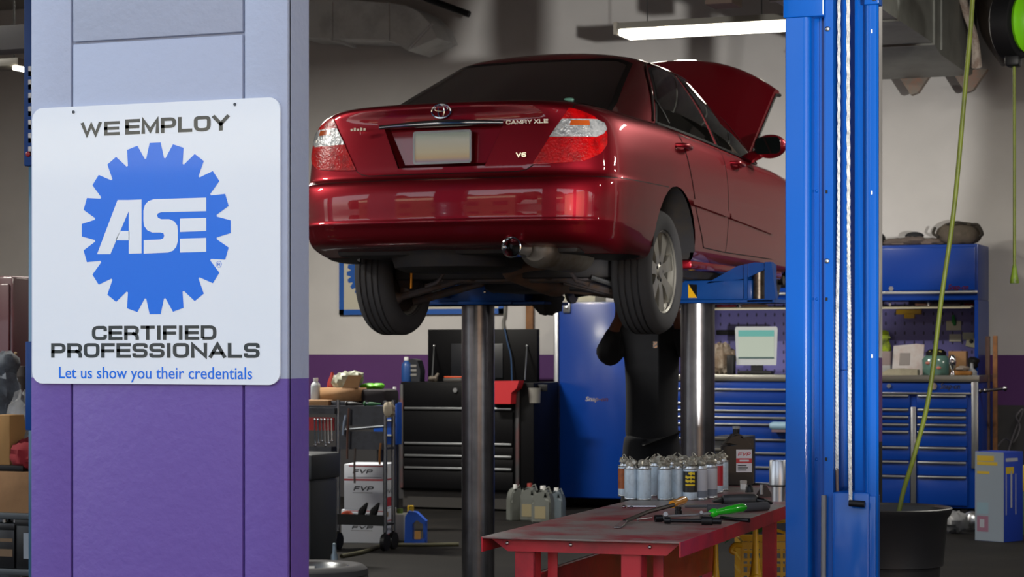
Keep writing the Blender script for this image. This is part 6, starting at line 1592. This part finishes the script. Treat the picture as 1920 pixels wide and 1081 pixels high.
MB().box(0, wbx, 0, .24, 0, hbx, bev=.003).build('box_body', mat('box_blue', '#12318c', .5), bx)
fp = MB()
def fr2(x0, x1, z0, z1, mi, d=.0015): fp.m(mi); fp._f([fp.bm.verts.new(q_) for q_ in ((x0, -d, z0), (x1, -d, z0), (x1, -d, z1), (x0, -d, z1))], False)
fr2(.002, wbx - .002, .003, hbx - .003, 0); fr2(.02, .17, hbx - .07, hbx - .03, 1, .002); fr2(.02, .20, hbx - .10, hbx - .075, 1, .002); fr2(.02, .13, hbx - .165, hbx - .145, 1, .002); fr2(.02, .12, .20, .285, 2, .002); fr2(.02, .12, .07, .185, 3, .002); fr2(.045, .085, .10, .16, 4, .0025)
def sd2(y0, y1, z0, z1, mi, d=.0015): fp.m(mi); fp._f([fp.bm.verts.new(q_) for q_ in ((wbx + d, y0, z0), (wbx + d, y1, z0), (wbx + d, y1, z1), (wbx + d, y0, z1))], False)
sd2(.02, .17, hbx - .07, hbx - .045, 4); sd2(.02, .12, hbx - .16, hbx - .11, 1); sd2(.02, .03, .2, .5, 4); sd2(.08, .10, .25, .52, 4); sd2(.14, .15, .2, .5, 4)
fp.build('box_print', [mat('box_grey', '#75808c', .5), mat('box_yellow', '#a98f1f', .5), mat('box_sky', '#6f8896', .5), mat('box_pink', '#7a5468', .5), mat('box_pale', '#8d9099', .5)], bx)
q = atD(1924, 985, 16.8); t = thing('yellow_case', (q.x, q.y, 0), 'yellow case cut off by the right edge of the photo, beside the blue product box', 'case')
zt = atD(1924, 872, 16.8).z; MB().box(-.035, .3, 0, .3, 0.0, zt - .2, bev=.01).build('case_base', mat('case_green', '#31492b', .6), t); MB().box(-.035, .3, 0, .3, zt - .2, zt, bev=.01).build('case_lid', mat('case_yellow', '#a39416', .5), t)
q = atD(1792, 985, 17.0); t = thing('plastic_bag', (q.x, q.y, 0), 'small crumpled clear bag on the floor right of the black bin', 'bag')
MB().ball((0, 0, .09), .09, n=18, squash=(1, .8, .9), lump=.25, seed=61).build('bag_film', mat('bag_clear', '#6b6c6e', .35), t)
q = atD(1822, 990, 17.2); t = thing('metal_canister', (q.x, q.y, 0), 'round silver canister on the floor left of the product box', 'canister')
MB().ball((0, 0, .08), .075, n=20, squash=(1, 1, 1.05)).build('canister_body', M_steel, t); MB().lathe([(.05, 0), (.08, 0), (.08, .02), (.05, .03)], n=20).build('canister_foot', M_dark, t)
q = atY(1890, 790, 19.0); t = thing('tangled_wire', (q.x, 19.0, 0), 'tangle of grey wire behind the product box', 'wire')
MB().tube([atY(1868, 838, 18.95), atY(1885, 822, 19.0), atY(1900, 828, 18.95), atY(1912, 800, 19.0), atY(1905, 780, 19.05), atY(1918, 770, 19.1), atY(1890, 850, 18.9), atY(1885, 960, 18.9)], .008, n=6, rn=50).build('wire_strand', mat('wire_grey', '#6a686c', .4, .5), t, world=True)

# ------------------------------------------------------------------ far left, seen past the column
ld = atD(44, 500, 9.2)
lp2 = thing('lift_post', (ld.x, ld.y, 0), 'blue lift post with a white-lettered header at the left edge behind the column', 'lift post')
zh1 = atD(44, 110, 9.2).z; zh0 = atD(44, 309, 9.2).z; zc0 = atD(44, 806, 9.2).z
MB().box(0, .34, 0, .2, zh0 - .005, zh1 + 1.2, bev=.006).build('post_header', M_blue2, lp2)
MB().box(.012, .32, .012, .18, 0, zh0, bev=.01).build('post_channel', mat('post_pale', '#4d7896', .3, .4, coat=.5), lp2)
MB().box(.006, .05, .004, .02, zc0, atD(44, 640, 9.2).z, bev=.003).build('post_guard', M_blue2, lp2)
ltm = MB()
for i in range(7):
    y = 125 + i * 25; z = atD(55, y, 9.2).z; ltm.box(.026, .12, -.004, 0, z - .04, z - .02); ltm.box(.026, .04, -.004, 0, z - .04, z)
ltm.build('header_lettering', M_white, lp2)
z = atD(53, 289, 9.2).z; MB().ball((.024, -.002, z), .012, n=12, squash=(1, .4, 1)).build('red_button', mat('button_red', '#a8222c', .4), lp2)
# shelf rack with boxes
rk = atD(30, 900, 11.0); RX0, RX1, RY = rk.x - .55, rk.x + .45, rk.y
zs = [atD(30, 1066, 11.0).z, atD(30, 961, 11.0).z]
sr = thing('storage_rack', ((RX0 + RX1) / 2, RY, 0), 'low dark metal rack with two shelves at the left edge behind the column', 'rack')
for z in zs: MB().box(RX0, RX1, RY - .02, RY + .45, z - .03, z, bev=.004).build('shelf', mat('rack_shelf', '#4f5559', .5, .3), sr, world=True)
for x in (RX0 + .02, RX1 - .02):
    for y in (RY, RY + .42): MB().box(x - .018, x + .018, y - .018, y + .018, 0, zs[1] + .0).build('leg', M_dark, sr, world=True)
def rackbox(px0, px1, z, y1, m_, lb, dy=0, dp=.3, name='cardboard_box', cat='cardboard box'):
    A_, B_ = atD(px0, 900, 11.0 + dy), atD(px1, 900, 11.0 + dy); zt = atD(30, y1, 11.0 + dy).z
    t = thing(name, ((A_.x + B_.x) / 2, RY + dy, z), lb, cat); h = zt - z
    w = (B_ - A_).length / 2
    MB().box(-w, w, 0, dp, 0, h, bev=.004).build('box_body', m_, t)
    return t, w, h
t, w, h = rackbox(-30, 62, zs[1], 884, M_card, 'wide brown cardboard box on the rack, under the red cloth')
zb3 = zs[1] + h
t, w, h = rackbox(-30, 11, zb3 + .03, 778, mat('card_light', '#a8814f', .85), 'tan cardboard box standing at the very left edge of the photo', dy=.05)
q = atD(15, 880, 11.0); t = thing('tray', (q.x, RY + .02, zb3), 'black flat tray between the two cardboard boxes', 'tray')
MB().box(-.2, .07, -.01, .28, 0, .03, bev=.006).build('tray_body', M_dark, t)
q = atD(38, 870, 11.0); t = thing('cloth', (q.x, RY + .1, zb3), 'crumpled red cloth on the wide cardboard box', 'cloth')
MB().ball((0, 0.02, .075), .12, n=26, squash=(.95, .9, .75), lump=.12, seed=71).ball((.05, 0, .05), .09, n=20, squash=(1, .9, .7), lump=.15, seed=72).build('cloth_folds', mat('cloth_red', '#7d1622', .9), t)
q = atD(32, 800, 11.2); t = thing('plastic_bag', (q.x, RY + .25, zb3), 'clear grey plastic bag bulging above the red cloth', 'bag')
MB().ball((-.01, 0, .24), .14, n=24, squash=(.65, .6, 1.1), lump=.14, seed=73).ball((.05, 0, .13), .11, n=20, squash=(.9, .7, .9), lump=.14, seed=74).build('bag_film', mat('bag_film_grey', '#7d7f81', .25, wear='#5d5d60', wear_scale=9), t)
M_bat = mat('battery_black', '#141517', .4)
for i, (p0, p1, y1, lb) in enumerate(((-20, 24, 975, 'black car battery with tan stripes at the left edge of the rack shelf'), (31, 75, 966, 'black car battery with a white label, beside the striped one'))):
    A_, B_ = atD(p0, 1060, 11.0), atD(p1, 1060, 11.0); w = (B_ - A_).length / 2; h = atD(30, y1, 11.0).z - zs[0]
    t = thing('car_battery', ((A_.x + B_.x) / 2, RY, zs[0]), lb, 'battery', 'car batteries')
    MB().box(-w, w, 0, .2, 0, h - .02, bev=.008).box(-w - .004, w + .004, -.004, .204, h - .05, h - .015, bev=.004).build('battery_case', M_bat, t)
    for x in (-w * .55, w * .55): MB().cyl((x, .05, h - .02), (x, .05, h), .012, n=12).build('terminal', M_alu, t)
    MB().tube([(-w * .7, .1, h - .015), (-w * .6, .1, h + .01), (w * .6, .1, h + .01), (w * .7, .1, h - .015)], .008, n=6).build('battery_handle', M_dark, t)
    if i == 0: MB().box(-w, w - .01, -.002, 0, h * .25, h * .4).box(-w, w - .01, -.002, 0, h * .55, h * .62).build('battery_stripe', mat('stripe_tan', '#7d654a', .6), t)
    else: MB().box(-w * .2, w * .9, -.002, 0, h * .2, h * .68).build('battery_label', mat('bat_label', '#9aa3ab', .6), t)
# maroon panel and leaning stick behind
mp = thing('maroon_cabinet', (0, 0, 0), 'tall maroon cabinet standing far back at the left edge', 'cabinet')
A_ = atD(-60, 518, 14.5); B_ = atD(47, 518, 14.5)
mp.location = (A_.x, A_.y, 0)
MB().box(A_.x, B_.x, A_.y, A_.y + .5, 0, A_.z, bev=.02).build('cabinet_body', mat('maroon', '#4a1320', .4, coat=.3), mp, world=True)
MB().box(A_.x + .02, B_.x - .02, A_.y - .018, A_.y, .1, A_.z - .05, bev=.01).build('cabinet_door', mat('maroon', '#4a1320', .4), mp, world=True)
t = thing('wooden_stick', atD(2, 730, 12.5), 'thin wooden stick leaning above the boxes at the left edge', 'stick')
MB().tube([atD(-4, 760, 12.5), atD(30, 660, 12.5)], .008, n=8).build('stick_rod', mat('stick_wood', '#8d7350', .7), t, world=True)
t = thing('cloth', atD(8, 760, 12.4), 'grey-blue bundle of cloth behind the tan box at the left edge', 'cloth')
cc = atD(4, 735, 12.4); MB().ball(cc, .15, n=24, squash=(.7, .6, 1.0), lump=.15, seed=81).ball(cc + Vector((.03, 0, .16)), .07, n=16, lump=.15, seed=82).tube([cc, (cc.x, cc.y, .0)], [.09, .11], n=12).build('cloth_folds', mat('cloth_bluegrey', '#59616b', .8, wear='#3a3d44', wear_scale=8), t, world=True)
t = thing('canister_stack', atD(30, 800, 13.0), 'dim stack of dark canisters behind the plastic bag at the left', 'canister')
q = atD(36, 705, 13.0); MB().cyl((q.x, q.y, 0), (q.x, q.y, q.z), .07, n=20).cyl((q.x + .02, q.y, q.z), (q.x + .02, q.y, q.z + .06), .04, n=16).build('canister_body', mat('canister_dim', '#3b3532', .5), t, world=True)
# left ceiling light and soffit beam
a = atD(0, 68, 13.0); b = atD(58, 92, 13.0)
lt2 = thing('ceiling_light', atD(25, 124, 13.0), 'small lit ceiling lamp at the upper left edge, left of the column', 'strip light')
q0, q1 = atD(8, 118, 13.0), atD(41, 134, 13.0)
MB().box(q0.x - .3, q1.x, q0.y, q0.y + .2, q1.z + .03, q0.z + .03, bev=.01).build('housing', mat('lamp_housing', '#77756e', .5), lt2, world=True)
MB().box(q0.x + .06, q1.x - .005, q0.y - .01, q0.y + .18, q1.z + .005, q1.z + .032, bev=.008).build('diffuser', M_tube, lt2, world=True)
for x in (q0.x, q1.x - .02): MB().cyl((x, q0.y + .1, q0.z), (x, q0.y + .1, ZC), .005, n=6).build('hanger', M_dark, lt2, world=True)
q0 = atD(-40, 60, 11.0); q1 = atD(75, 96, 11.0)
MB().box(q0.x - 1.0, q1.x + .6, q0.y, q0.y + .16, q1.z - .0, q1.z + .12, bev=.004).build('beam', mat('beam_pale', '#8f9296', .6))['kind'] = 'structure'
